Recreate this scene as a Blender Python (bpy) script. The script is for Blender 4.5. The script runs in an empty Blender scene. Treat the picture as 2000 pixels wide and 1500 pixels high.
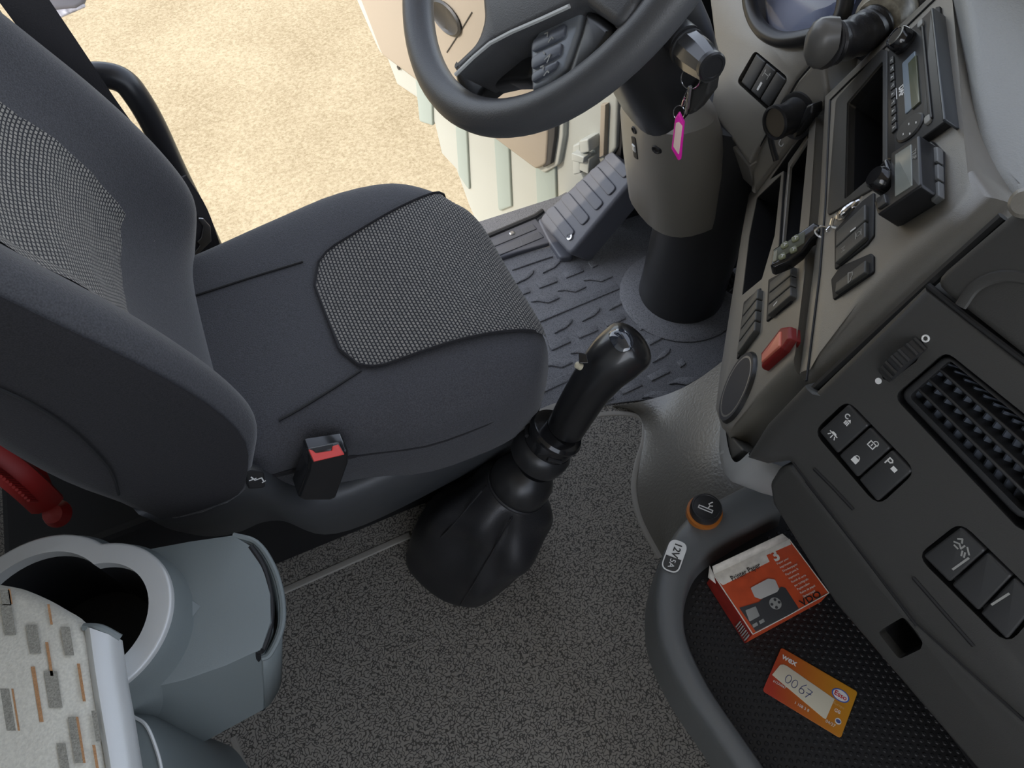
import bpy, bmesh, math, random
from mathutils import Vector as V, Matrix as M
from mathutils.geometry import tessellate_polygon
random.seed(7)
SC = bpy.context.scene
COL = SC.collection
# ---------------------------------------------------------------- camera, sky, sun, exposure
# world: x = vehicle forward, y = vehicle left (driver door), z = up, cab floor at z = 0
EYE = V((0, 0, 1.09))
FPX = 1410.0
_dn = V((.0334, .5567, .830)).normalized()
_fw = V((.914, -.3516, .2007)); _fw = (_fw - _dn * _fw.dot(_dn)).normalized()
_up = -_dn
_lf = _up.cross(_fw)
def c2w(c):
    return V((_fw.dot(c), _lf.dot(c), _up.dot(c)))
cam = bpy.data.objects.new('camera', bpy.data.cameras.new('camera'))
cam.data.sensor_width = 36; cam.data.lens = FPX / 2000 * 36; cam.data.clip_start = .01
_r, _u, _b = c2w(V((1, 0, 0))), c2w(V((0, -1, 0))), c2w(V((0, 0, -1)))
cam.matrix_world = M(((_r.x, _u.x, _b.x, EYE.x), (_r.y, _u.y, _b.y, EYE.y), (_r.z, _u.z, _b.z, EYE.z), (0, 0, 0, 1)))
COL.objects.link(cam); SC.camera = cam
W = bpy.data.worlds.new('sky'); SC.world = W; W.use_nodes = True
_n = W.node_tree.nodes; _l = W.node_tree.links
_bg = _n['Background']
_sky = _n.new('ShaderNodeTexSky'); _sky.sky_type = 'NISHITA'; _sky.sun_disc = False
_sky.sun_elevation = math.radians(42); _sky.sun_rotation = math.radians(250); _sky.air_density = 1.0; _sky.dust_density = 2.5
_hs = _n.new('ShaderNodeHueSaturation'); _hs.inputs['Saturation'].default_value = .45
_l.new(_sky.outputs[0], _hs.inputs['Color']); _l.new(_hs.outputs[0], _bg.inputs[0]); _bg.inputs[1].default_value = .27
_sun = bpy.data.objects.new('sun', bpy.data.lights.new('sun', 'SUN'))
_sun.data.energy = 1.1; _sun.data.angle = math.radians(.6); _sun.data.color = (1, .86, .66)
_sd = V((.90, -.15, -.62))
_sun.rotation_euler = _sd.to_track_quat('-Z', 'Y').to_euler(); COL.objects.link(_sun)
SC.view_settings.view_transform = 'Standard'; SC.view_settings.look = 'None'
SC.view_settings.gamma = 1; SC.view_settings.use_curve_mapping = False
SC.view_settings.exposure = 1.14

# ---------------------------------------------------------------- geometry from picture coordinates: rays cut with real planes
def ray(x, y):
    return c2w(V(((x - 1000) / FPX, (y - 750) / FPX, 1)))
def Z(x, y, z): r = ray(x, y); return EYE + r * ((z - EYE.z) / r.z)
def Y(x, y, yy): r = ray(x, y); return EYE + r * (yy / r.y)
def X(x, y, xx): r = ray(x, y); return EYE + r * (xx / r.x)
def AT(x, y, d): return EYE + ray(x, y) * d
class Fr:
    """flat frame: d to the vehicle's right, v up the panel, n out of the panel"""
    def __init__(s, o, n, d=None):
        s.o = V(o); s.n = V(n).normalized()
        if d is None: d = s.n.cross(V((0, 0, 1))) * -1
        d = V(d); d = (d - s.n * d.dot(s.n)).normalized(); s.d = d; s.v = s.n.cross(d)
    def w(s, a, b, c=0): return s.o + s.d * a + s.v * b + s.n * c
    def px(s, x, y, off=0):
        r = ray(x, y); p = s.o + s.n * off
        q = EYE + r * ((p - EYE).dot(s.n) / r.dot(s.n)) - s.o
        return (q.dot(s.d), q.dot(s.v))
    def pw(s, x, y, off=0): a = s.px(x, y, off); return s.w(a[0], a[1], off)
    def P(s, pts, off=0): return [s.px(x, y, off) for x, y in pts]
    def rot(s, ang=0):
        c, t = math.cos(ang), math.sin(ang)
        d = s.d * c + s.v * t; v = s.v * c - s.d * t
        return M(((d.x, v.x, s.n.x, 0), (d.y, v.y, s.n.y, 0), (d.z, v.z, s.n.z, 0), (0, 0, 0, 1)))
def nrm(yaw, th):
    a, t = math.radians(yaw), math.radians(th)
    return V((-math.cos(a) * math.sin(t), math.sin(a) * math.sin(t), math.cos(t)))
def fr(o, yaw, th):
    a = math.radians(yaw); return Fr(o, nrm(yaw, th), (-math.sin(a), -math.cos(a), 0))
def fr3(p0, p1, p2, d):
    n = (V(p1) - V(p0)).cross(V(p2) - V(p0)).normalized()
    if n.dot(EYE - V(p0)) < 0: n = -n
    return Fr(p0, n, d)
def lerp(a, b, t): return a + (b - a) * t
def interp(x, tab):
    if x <= tab[0][0]: return tab[0][1]
    for (a, p), (b, q) in zip(tab, tab[1:]):
        if x <= b:
            t = (x - a) / (b - a); t = t * t * (3 - 2 * t) * .5 + t * .5; return lerp(p, q, t)
    return tab[-1][1]
def catmull(pts, n=6, closed=False):
    pts = [V(p) for p in pts]; out = []; N = len(pts)
    for i in range(N if closed else N - 1):
        p0 = pts[(i - 1) % N] if closed or i > 0 else pts[0] * 2 - pts[1]
        p1, p2 = pts[i], pts[(i + 1) % N]
        p3 = pts[(i + 2) % N] if closed or i + 2 < N else pts[-1] * 2 - pts[-2]
        for k in range(n):
            t = k / n
            out.append(.5 * ((2 * p1) + (p2 - p0) * t + (2 * p0 - 5 * p1 + 4 * p2 - p3) * t * t + (3 * p1 - p0 - 3 * p2 + p3) * t ** 3))
    if not closed: out.append(pts[-1])
    return out
def area(p): return .5 * sum(a[0] * b[1] - b[0] * a[1] for a, b in zip(p, p[1:] + p[:1]))
def rp(pts, r, seg=4):
    """round the corners of a 2D polygon; r a number or one per corner"""
    n = len(pts); out = []
    for i in range(n):
        ri = r[i] if isinstance(r, (list, tuple)) else r
        p, a, b = V(pts[i]), V(pts[i - 1]), V(pts[(i + 1) % n])
        e, f = a - p, b - p; le, lf = e.length, f.length
        if ri <= 0 or le < 1e-6 or lf < 1e-6: out.append(tuple(p)); continue
        e /= le; f /= lf
        ang = math.acos(max(-1, min(1, e.dot(f)))); t = min(ri / max(math.tan(ang / 2), .05), le * .48, lf * .48)
        s, q = p + e * t, p + f * t
        for k in range(seg + 1):
            u = k / seg; out.append(tuple(s * (1 - u) ** 2 + p * 2 * u * (1 - u) + q * u * u))
    return out
def inset(pts, r):
    sgn = 1 if area(pts) > 0 else -1; n = len(pts); out = []
    for i in range(n):
        p, a, b = V(pts[i]), V(pts[i - 1]), V(pts[(i + 1) % n])
        e1 = (p - a); e2 = (b - p)
        if e1.length < 1e-7: e1 = e2
        if e2.length < 1e-7: e2 = e1
        n1 = V((-e1.y, e1.x)).normalized() * sgn; n2 = V((-e2.y, e2.x)).normalized() * sgn
        m = (n1 + n2); m = m / max(m.length_squared * .5, .35)
        out.append(tuple(p + m * r))
    return out

# ---------------------------------------------------------------- object helpers
WPOS = {}
def link(o, parent, wl):
    COL.objects.link(o)
    if parent is not None:
        o.parent = parent; o.location = V(wl) - WPOS[parent.name]
    else: o.location = wl
    WPOS[o.name] = V(wl)
    return o
def tag(o, label=None, cat=None, group=None, kind=None):
    if label: o['label'] = label
    if cat: o['category'] = cat
    if group: o['group'] = group
    if kind: o['kind'] = kind
    return o
def thing(name, label, cat, loc, group=None):
    return tag(link(bpy.data.objects.new(name, None), None, V(loc)), label, cat, group)
def mk(name, verts, faces, mat, parent=None, smooth=True, sharp=35, sub=0, solid=0, uv=None, flip=False):
    base = WPOS[parent.name] if parent is not None else sum((V(v) for v in verts), V()) / len(verts)
    if parent is None: base = V((base.x, base.y, min(v[2] for v in verts)))
    me = bpy.data.meshes.new(name)
    me.from_pydata([V(v) - base for v in verts], [], faces); me.update()
    bm = bmesh.new(); bm.from_mesh(me)
    uvl = None
    if uv is not None:
        uvl = bm.loops.layers.uv.new('UVMap'); bm.verts.index_update()
        for f in bm.faces:
            for l in f.loops: l[uvl].uv = uv[l.vert.index]
    bmesh.ops.recalc_face_normals(bm, faces=bm.faces)
    bm.to_mesh(me); bm.free()
    me.materials.append(mat)
    if smooth:
        me.polygons.foreach_set('use_smooth', [True] * len(me.polygons))
        if not sub: me.set_sharp_from_angle(angle=math.radians(sharp))
    o = bpy.data.objects.new(name, me)
    if solid:
        m = o.modifiers.new('solid', 'SOLIDIFY'); m.thickness = solid; m.offset = -1
    if sub:
        m = o.modifiers.new('sub', 'SUBSURF'); m.levels = m.render_levels = sub
    return link(o, parent, base)
def grid(rows, closed=False, cap0=False, cap1=False):
    n = len(rows[0]); vs = [V(p) for r in rows for p in r]; fs = []
    for i in range(len(rows) - 1):
        for j in range(n if closed else n - 1):
            k = (j + 1) % n
            fs.append((i * n + j, i * n + k, (i + 1) * n + k, (i + 1) * n + j))
    if cap0: fs.append(tuple(range(n))[::-1])
    if cap1: fs.append(tuple(range((len(rows) - 1) * n, len(rows) * n)))
    return vs, fs
def loft(name, rows, mat, parent=None, closed=False, cap0=False, cap1=False, **k):
    vs, fs = grid(rows, closed, cap0, cap1); return mk(name, vs, fs, mat, parent, **k)
def merge(*parts):
    vs, fs = [], []
    for v, f in parts:
        b = len(vs); vs += v; fs += [tuple(i + b for i in q) for q in f]
    return vs, fs
def g_tube(path, r, seg=10, closed=False, flat=None):
    path = [V(p) for p in path]; N = len(path); rows = []; up = None
    for i, p in enumerate(path):
        a = path[(i - 1) % N] if closed or i > 0 else p; b = path[(i + 1) % N] if closed or i < N - 1 else p
        t = (b - a).normalized()
        if up is None:
            up = flat.copy() if flat else (V((0, 0, 1)) if abs(t.z) < .9 else V((1, 0, 0)))
        up = (up - t * up.dot(t)).normalized(); s = t.cross(up)
        ri = r[i] if isinstance(r, (list, tuple)) else r
        ru, rs = ri if isinstance(ri, tuple) else (ri, ri)
        rows.append([p + up * (ru * math.cos(2 * math.pi * k / seg)) + s * (rs * math.sin(2 * math.pi * k / seg)) for k in range(seg)])
    if closed:
        rows.append(rows[0]); vs, fs = grid(rows, True); n = seg; L = len(vs) - n
        fs = [tuple(i - L if i >= L else i for i in f) for f in fs]; return vs[:L], fs
    return grid(rows, True, True, True)
def tube(name, path, r, mat, parent=None, seg=10, closed=False, flat=None, **k):
    vs, fs = g_tube(path, r, seg, closed, flat); return mk(name, vs, fs, mat, parent, **k)
def g_lathe(prof, o, axis, seg=32, xdir=None, sx=1, sy=1):
    o, ax = V(o), V(axis).normalized()
    x = V(xdir) if xdir else (V((1, 0, 0)) if abs(ax.x) < .9 else V((0, 1, 0)))
    x = (x - ax * x.dot(ax)).normalized(); y = ax.cross(x)
    rows = [[o + ax * h + x * (r * sx * math.cos(2 * math.pi * k / seg)) + y * (r * sy * math.sin(2 * math.pi * k / seg)) for k in range(seg)] for r, h in prof]
    return grid(rows, True, True, True)
def lathe(name, prof, o, axis, mat, parent=None, seg=32, xdir=None, sx=1, sy=1, **k):
    vs, fs = g_lathe(prof, o, axis, seg, xdir, sx, sy); return mk(name, vs, fs, mat, parent, **k)
def g_box(c, ex, ey, ez):
    c = V(c); vs = [c + V(ex) * i + V(ey) * j + V(ez) * k for i in (-1, 1) for j in (-1, 1) for k in (-1, 1)]
    return vs, [(0, 1, 3, 2), (4, 6, 7, 5), (0, 4, 5, 1), (2, 3, 7, 6), (0, 2, 6, 4), (1, 5, 7, 3)]
def bevel(o, w, seg=2):
    m = o.modifiers.new('bevel', 'BEVEL'); m.width = w; m.segments = seg; m.limit_method = 'ANGLE'; m.angle_limit = math.radians(40); return o
def g_plate(F, pts, h, depth, r=.001, holes=(), hole_wall=.004, seg=3, inner=None):
    """raised plate: outline pts (2D in frame F), front face at height h, rounded shoulder r, sides down to h-depth, holes cut through"""
    if area(pts) < 0: pts = pts[::-1]
    n = len(pts); rows = []
    ins = inner if inner else inset(pts, r)
    if inner and area(inner) < 0: ins = inner[::-1]
    rows.append([F.w(x, y, h - depth) for x, y in pts])
    for k in range(seg + 1):
        ph = math.pi / 2 * k / seg; s = 1 - math.cos(ph)
        if inner:
            rows.append([F.w(lerp(a[0], b[0], s), lerp(a[1], b[1], s), h - r * (1 - math.sin(ph))) for a, b in zip(pts, ins)])
        else:
            rows.append([F.w(lerp(a[0], b[0], s), lerp(a[1], b[1], s), h - r * (1 - math.sin(ph))) for a, b in zip(pts, ins)])
    vs, fs = grid(rows, True)
    base = len(vs) - n
    polys = [[V((x, y, 0)) for x, y in ins]]; idx = list(range(base, base + n))
    for hl in holes:
        if area(hl) < 0: hl = hl[::-1]
        b = len(vs); m = len(hl)
        vs += [F.w(x, y, h) for x, y in hl]; vs += [F.w(x, y, h - hole_wall) for x, y in hl]
        fs += [(b + i, b + (i + 1) % m, b + m + (i + 1) % m, b + m + i) for i in range(m)]
        polys.append([V((x, y, 0)) for x, y in hl]); idx += list(range(b, b + m))
    for t in tessellate_polygon(polys): fs.append(tuple(idx[i] for i in t))
    return vs, fs
def plate(name, F, pts, mat, parent=None, h=.002, depth=.004, r=.001, holes=(), hole_wall=.004, seg=3, inner=None, **k):
    vs, fs = g_plate(F, pts, h, depth, r, holes, hole_wall, seg, inner); return mk(name, vs, fs, mat, parent, **k)
def recess(name, F, pts, depth, mat, parent, top=0, taper=0):
    """open box behind a hole"""
    if area(pts) < 0: pts = pts[::-1]
    n = len(pts); q = inset(pts, taper) if taper else pts
    rows = [[F.w(x, y, top) for x, y in pts], [F.w(x, y, top - depth) for x, y in q]]
    vs, fs = grid(rows, True); b = n
    for t in tessellate_polygon([[V((x, y, 0)) for x, y in q]]): fs.append(tuple(b + i for i in t))
    return mk(name, vs, fs, mat, parent)
def txt(name, s, F, at, size, mat, parent, rot=0, h=.0006, bold=0, ext=.0001, align='CENTER', sx=1, shear=0):
    cu = bpy.data.curves.new(name, 'FONT'); cu.body = s; cu.size = size; cu.align_x = align; cu.align_y = 'CENTER'
    cu.extrude = ext; cu.offset = bold; cu.shear = shear; cu.resolution_u = 3
    o = bpy.data.objects.new(name, cu); cu.materials.append(mat)
    wl = F.w(at[0], at[1], h); COL.objects.link(o)
    dg = bpy.context.evaluated_depsgraph_get(); dg.update()
    me = bpy.data.meshes.new_from_object(o.evaluated_get(dg))
    bpy.data.objects.remove(o); bpy.data.curves.remove(cu)
    me.transform(F.rot(rot) @ M.Diagonal((sx, 1, 1, 1)))
    if not me.materials: me.materials.append(mat)
    return link(bpy.data.objects.new(name, me), parent, wl)
def strokes(name, F, lines, at, sc, mat, parent, rot=0, w=.12, h=.0006, fills=()):
    """line drawing: polylines in unit coordinates turned into thin flat strips"""
    c, t = math.cos(rot), math.sin(rot); vs, fs = [], []
    def tr(p, z): x, y = p[0] * sc, p[1] * sc; return F.w(at[0] + x * c - y * t, at[1] + x * t + y * c, z)
    for ln in lines:
        for a, b in zip(ln, ln[1:]):
            a, b = V(a), V(b); e = b - a
            if e.length < 1e-6: continue
            e.normalize(); nn = V((-e.y, e.x)) * w / 2; e = e * w * .35; i = len(vs)
            vs += [tr(q, h) for q in (a - e - nn, b + e - nn, b + e + nn, a - e + nn)]; fs.append((i, i + 1, i + 2, i + 3))
    for pl in fills:
        i = len(vs); vs += [tr(q, h) for q in pl]
        fs += [tuple(i + j for j in tri) for tri in tessellate_polygon([[V((p[0], p[1], 0)) for p in pl]])]
    return mk(name, vs, fs, mat, parent, smooth=False)
def arc(cx, cy, r, a0, a1, n=10, ry=None):
    return [(cx + r * math.cos(math.radians(lerp(a0, a1, k / n))), cy + (ry or r) * math.sin(math.radians(lerp(a0, a1, k / n)))) for k in range(n + 1)]
def quadpt(q, s, t):
    a, b, c, d = (V(p) for p in q)   # a->b along s, d->c along s; t from a to d
    p = a.lerp(b, s).lerp(d.lerp(c, s), t); return (p.x, p.y)
def subq(q, s0, s1, t0, t1): return [quadpt(q, s0, t0), quadpt(q, s1, t0), quadpt(q, s1, t1), quadpt(q, s0, t1)]

# ---------------------------------------------------------------- materials
def lin(c):
    if isinstance(c, str):
        c = [int(c[i:i + 2], 16) / 255 for i in (0, 2, 4)]; return tuple(x / 12.92 if x <= .04045 else ((x + .055) / 1.055) ** 2.4 for x in c)
    return tuple(c)
def mat(name, col, rough=.5, metal=0, grain=0, gscale=900, var=0, spec=.5, coat=0, sheen=0):
    m = bpy.data.materials.new(name); m.use_nodes = True; nt = m.node_tree; b = nt.nodes['Principled BSDF']
    col = lin(col); b.inputs['Base Color'].default_value = (*col, 1); b.inputs['Roughness'].default_value = rough; b.inputs['Metallic'].default_value = metal
    b.inputs['Specular IOR Level'].default_value = spec
    if coat: b.inputs['Coat Weight'].default_value = coat; b.inputs['Coat Roughness'].default_value = .08
    if sheen: b.inputs['Sheen Weight'].default_value = sheen; b.inputs['Sheen Roughness'].default_value = .4
    if grain or var:
        tc = nt.nodes.new('ShaderNodeTexCoord'); no = nt.nodes.new('ShaderNodeTexNoise')
        no.inputs['Scale'].default_value = gscale; no.inputs['Detail'].default_value = 2
        nt.links.new(tc.outputs['Object'], no.inputs['Vector'])
        if grain:
            bu = nt.nodes.new('ShaderNodeBump'); bu.inputs['Strength'].default_value = min(1, grain); bu.inputs['Distance'].default_value = .0006
            nt.links.new(no.outputs[0], bu.inputs['Height']); nt.links.new(bu.outputs[0], b.inputs['Normal'])
        if var:
            rm = nt.nodes.new('ShaderNodeValToRGB')
            rm.color_ramp.elements[0].position = .3; rm.color_ramp.elements[1].position = .7
            rm.color_ramp.elements[0].color = (*[x * (1 - var) for x in col], 1); rm.color_ramp.elements[1].color = (*[min(1, x * (1 + var)) for x in col], 1)
            nt.links.new(no.outputs[0], rm.inputs[0]); nt.links.new(rm.outputs[0], b.inputs['Base Color'])
    return m
def nodes(m): return m.node_tree.nodes, m.node_tree.links, m.node_tree.nodes['Principled BSDF']
DASH_LIT = mat('dash_plastic_lit', (.205, .190, .163), .34, grain=.3, gscale=1400, spec=1.0)  # base colour raised and warmed to imitate golden light from the ground
DASHD = mat('dash_plastic_dark', (.046, .045, .042), .5, grain=.3, gscale=1400, spec=.4)  # same dash plastic, without the golden light put into its colour
PAD = mat('dash_pad', (.36, .37, .365), .5, grain=.8, gscale=500)
RIM = mat('rim_grey', (.34, .345, .34), .42, grain=.25, gscale=1300)
BLACK = mat('black_plastic', (.022, .022, .023), .32, grain=.08, gscale=1500)
BUTTON = mat('button_plastic', (.03, .03, .03), .38)
GLOSS = mat('black_gloss', (.014, .014, .015), .12, spec=.6)
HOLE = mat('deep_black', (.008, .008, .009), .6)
RUBBER = mat('rubber', (.03, .03, .032), .5)
WHITE = mat('print_white', (.75, .75, .73), .5)
DIMW = mat('print_grey', (.32, .32, .3), .5)
CHROME = mat('chrome', (.75, .74, .72), .18, metal=1)
STEEL = mat('steel', (.45, .45, .45), .3, metal=1)
LEATHER = mat('leather', (.022, .022, .024), .38, grain=.5, gscale=600, spec=.55)
WHEELM = mat('wheel_foam', (.065, .066, .07), .42, grain=.35, gscale=900, spec=.5)
FABRIC = mat('seat_fabric', (.062, .062, .068), .85, grain=.9, gscale=700, var=.25, spec=.25, sheen=.25)
FABSIDE = mat('seat_side_fabric', (.025, .024, .026), .95, grain=.4, gscale=900, var=.2, spec=.15, sheen=.15)
SILVER = mat('silver_plastic', (.60, .61, .60), .35, metal=.2, grain=.1, gscale=1500)
GREYP = mat('grey_plastic', (.17, .195, .195), .48, grain=.2, gscale=1500)
DOORW = mat('door_paint', (.38, .40, .38), .4)
DOORG = mat('door_paint_grey', (.27, .32, .305), .45)
DOORT = mat('door_trim', (.30, .26, .21), .6, grain=.3, gscale=700)
BLUEP = mat('sill_plastic', (.10, .105, .125), .45, grain=.3, gscale=1100)
REDP = mat('red_plastic', (.52, .035, .025), .35)
REDD = mat('red_dark', (.26, .012, .01), .5)
def cloth_mat():
    m = mat('insert_cloth', (.06, .06, .063), .85, spec=.2, sheen=.2); n, l, b = nodes(m)
    uv = n.new('ShaderNodeUVMap'); br = n.new('ShaderNodeTexBrick')
    br.inputs['Scale'].default_value = 1; br.inputs['Brick Width'].default_value = .0056; br.inputs['Row Height'].default_value = .0040
    br.inputs['Mortar Size'].default_value = .00095; br.inputs['Mortar Smooth'].default_value = .4; br.offset = .5
    br.inputs['Color1'].default_value = (.30, .28, .25, 1); br.inputs['Color2'].default_value = (.22, .21, .19, 1); br.inputs['Mortar'].default_value = (.026, .026, .03, 1)
    l.new(uv.outputs[0], br.inputs['Vector']); l.new(br.outputs[0], b.inputs['Base Color'])
    bu = n.new('ShaderNodeBump'); bu.inputs['Strength'].default_value = .8; bu.inputs['Distance'].default_value = .001; bu.invert = True
    l.new(br.outputs['Fac'], bu.inputs['Height']); l.new(bu.outputs[0], b.inputs['Normal']); return m
CLOTH = cloth_mat()
def floor_mat(name, c0, c1, scale, wid=.06, bump=.6):
    m = mat(name, c0, .55, spec=.4); n, l, b = nodes(m)
    tc = n.new('ShaderNodeTexCoord'); no = n.new('ShaderNodeTexNoise'); no.inputs['Scale'].default_value = scale; no.inputs['Detail'].default_value = .5
    l.new(tc.outputs['Object'], no.inputs['Vector'])
    s = n.new('ShaderNodeMath'); s.operation = 'SUBTRACT'; s.inputs[1].default_value = .5; l.new(no.outputs[0], s.inputs[0])
    a = n.new('ShaderNodeMath'); a.operation = 'ABSOLUTE'; l.new(s.outputs[0], a.inputs[0])
    r = n.new('ShaderNodeMapRange'); r.inputs['From Min'].default_value = wid * .3; r.inputs['From Max'].default_value = wid; l.new(a.outputs[0], r.inputs['Value'])
    mx = n.new('ShaderNodeMix'); mx.data_type = 'RGBA'; l.new(r.outputs[0], mx.inputs['Factor'])
    mx.inputs[6].default_value = (*c1, 1); mx.inputs[7].default_value = (*c0, 1); l.new(mx.outputs[2], b.inputs['Base Color'])
    bu = n.new('ShaderNodeBump'); bu.inputs['Strength'].default_value = bump; bu.inputs['Distance'].default_value = .0008
    l.new(r.outputs[0], bu.inputs['Height']); l.new(bu.outputs[0], b.inputs['Normal']); return m
FLOORM = floor_mat('floor_vinyl', (.25, .234, .205), (.055, .052, .046), 220, .08)
MATM = floor_mat('mat_vinyl', (.19, .194, .208), (.10, .102, .11), 420, .08, .4)
def ground_mat():
    m = mat('asphalt', (.5, .42, .3), .9, spec=.2); n, l, b = nodes(m)
    tc = n.new('ShaderNodeTexCoord'); a = n.new('ShaderNodeTexNoise'); a.inputs['Scale'].default_value = 75; a.inputs['Detail'].default_value = 6; a.inputs['Roughness'].default_value = .75
    c = n.new('ShaderNodeTexNoise'); c.inputs['Scale'].default_value = 2.2; c.inputs['Detail'].default_value = 3
    l.new(tc.outputs['Object'], a.inputs['Vector']); l.new(tc.outputs['Object'], c.inputs['Vector'])
    r = n.new('ShaderNodeValToRGB'); e = r.color_ramp.elements
    e[0].position = .33; e[0].color = (.19, .145, .08, 1); e[1].position = .62; e[1].color = (.40, .335, .22, 1)
    ad = n.new('ShaderNodeMath'); ad.operation = 'MULTIPLY_ADD'; ad.inputs[1].default_value = .22; l.new(c.outputs[0], ad.inputs[0])
    mu = n.new('ShaderNodeMath'); mu.operation = 'MULTIPLY'; mu.inputs[1].default_value = .80; l.new(a.outputs[0], mu.inputs[0])
    l.new(mu.outputs[0], ad.inputs[2]); l.new(ad.outputs[0], r.inputs[0]); l.new(r.outputs[0], b.inputs['Base Color'])
    bu = n.new('ShaderNodeBump'); bu.inputs['Strength'].default_value = .5; bu.inputs['Distance'].default_value = .004
    l.new(a.outputs[0], bu.inputs['Height']); l.new(bu.outputs[0], b.inputs['Normal']); return m
GROUND = ground_mat()
def glass_mat(name, col, rough=.05):
    m = mat(name, col, rough); b = nodes(m)[2]; b.inputs['Transmission Weight'].default_value = 1; b.inputs['IOR'].default_value = 1.45; return m

# ================================================================ SETTING
def slab(name, c, ex, ey, ez, m, kind='structure', parent=None):
    vs, fs = g_box(c, ex, ey, ez); o = mk(name, vs, fs, m, parent, smooth=False)
    if kind and parent is None: o['kind'] = kind
    return o
LINER = mat('cab_liner', (.6, .59, .57), .8)
slab('ground', (1.0, 4.0, -1.05), (9, 0, 0), (0, 9, 0), (0, 0, .05), GROUND)
floor = slab('floor', (.13, .03, -.02), (.85, 0, 0), (0, 1.0, 0), (0, 0, .02), FLOORM)
slab('ceiling', (-.05, 0, 1.72), (.72, 0, 0), (0, 1.08, 0), (0, 0, .02), LINER)
slab('wall_rear', (-.76, 0, .85), (.02, 0, 0), (0, 1.08, 0), (0, 0, .87), LINER)
slab('wall_right', (.1, -1.06, .35), (.85, 0, 0), (0, .02, 0), (0, 0, .36), LINER)
slab('wall_left', (-.51, 1.06, .85), (.27, 0, 0), (0, .02, 0), (0, 0, .87), DASHD)
slab('wall_front', (.98, 0, .33), (.02, 0, 0), (0, 1.04, 0), (0, 0, .34), HOLE)
# moulded ridges in the floor covering
RIDGEM = mat('ridge_vinyl', (.27, .255, .225), .5, grain=.5, gscale=500)
def ridge(pts, r, m=RIDGEM, fl=.45):
    p = catmull([Z(x, y, 0.0) for x, y in pts], 5)
    return tube('floor_ridge', p, [(r * fl, r)] * len(p), m, floor, 8, flat=V((0, 0, 1)))
ridge([(540, 1160), (680, 1098), (800, 1045)], .006)
ridge([(925, 868), (1010, 828), (1100, 790), (1180, 790)], .009)
ridge([(1085, 838), (1160, 812), (1222, 808), (1256, 820), (1258, 860), (1246, 900), (1238, 950), (1246, 1000), (1262, 1040), (1290, 1090)], .005)
ridge([(455, 1440), (480, 1510)], .005)
# driver's side floor mat with raised tread blocks
mt = thing('rubber_floor_mat', "grey moulded rubber mat with raised tread blocks in the driver's footwell", 'floor mat', Z(1150, 650, 0))
mp = [(880, 452), (1090, 385), (1240, 300), (1440, 420), (1500, 610), (1400, 745), (1330, 775), (1230, 786), (1120, 800), (1000, 880), (870, 780)]
FL = Fr((0, 0, 0), (0, 0, 1), (1, 0, 0))
plate('mat_sheet', FL, rp(FL.P(mp), .02), MATM, mt, h=.003, depth=.0035, r=.002)
def cz(X_, Y_): return (980 + .2267 * X_, 460 + .2267 * Y_)
def tread(pts, r=.003):
    plate('tread_block', FL, rp([FL.px(*cz(*p), .005) for p in pts], r, 2), MATM, mt, h=.0062, depth=.0045, r=.0018, seg=2)
for a, b, c, d in [(325, 455, 485, 395), (555, 368, 708, 305), (780, 280, 835, 250), (670, 885, 835, 815), (910, 785, 1070, 715), (1140, 682, 1198, 655), (432, 990, 598, 915),
                   (1275, 945, 1395, 880), (1290, 1255, 1455, 1175), (1540, 1137, 1588, 1105), (1045, 1370, 1213, 1290), (860, 1460, 970, 1400), (1195, 818, 1298, 768), (150, 520, 250, 485)]:
    tread([(a, b), (c, d), (c - 34, d - 50), (a - 36, b - 48)], .002)
for x, y in [(440, 850), (680, 748), (915, 650), (110, 425), (340, 332), (1285, 1103)]:
    tread([(x, y), (x + 118, y - 58), (x + 160, y - 100), (x + 173, y - 142), (x + 112, y - 112), (x + 70, y - 70), (x + 50, y - 42)])
for x, y in [(1430, 1285), (1195, 1405), (470, 482), (240, 576), (695, 392), (355, 1132), (580, 1020)]:
    tread([(x, y), (x + 70, y - 10), (x + 165, y + 5), (x + 268, y - 42), (x + 215, y - 66), (x + 100, y - 66), (x + 40, y - 34)])
tread([(330, 745), (1015, 458), (985, 410), (300, 695)], .002)
tread([(280, 1390), (600, 1240), (620, 1165), (290, 1300)], .002)
tread([(90, 300), (440, 182), (438, 174), (86, 288)], .001)
# bulge of the floor under the console
bul = []
TED = [(1185, 792), (1240, 800), (1257, 835), (1248, 885), (1239, 940), (1246, 1000), (1268, 1050), (1285, 1080), (1300, 1110)]
for t in range(9):
    u = t / 8; e = TED[t]; row = [Z(*e, -.002)]
    for k, (a, b, zz, f_) in enumerate([((1225, 786), (1275, 1070), .012, .75), ((1300, 775), (1300, 1090), .05, 0), ((1360, 745), (1340, 1090), .11, 0), ((1420, 700), (1420, 1080), .16, 0), ((1480, 640), (1520, 1060), .19, 0)]):
        q = (lerp(a[0], b[0], u), lerp(a[1], b[1], u))
        if f_: q = (e[0] + 18, e[1] + 2)
        row.append(Z(*q, zz * (.75 + .25 * math.sin(math.pi * u))))
    bul.append(row)
o = loft('floor_tunnel', bul, mat('tunnel_vinyl', (.13, .122, .105), .34, grain=1, gscale=230, spec=.8), floor, sub=2)

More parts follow.
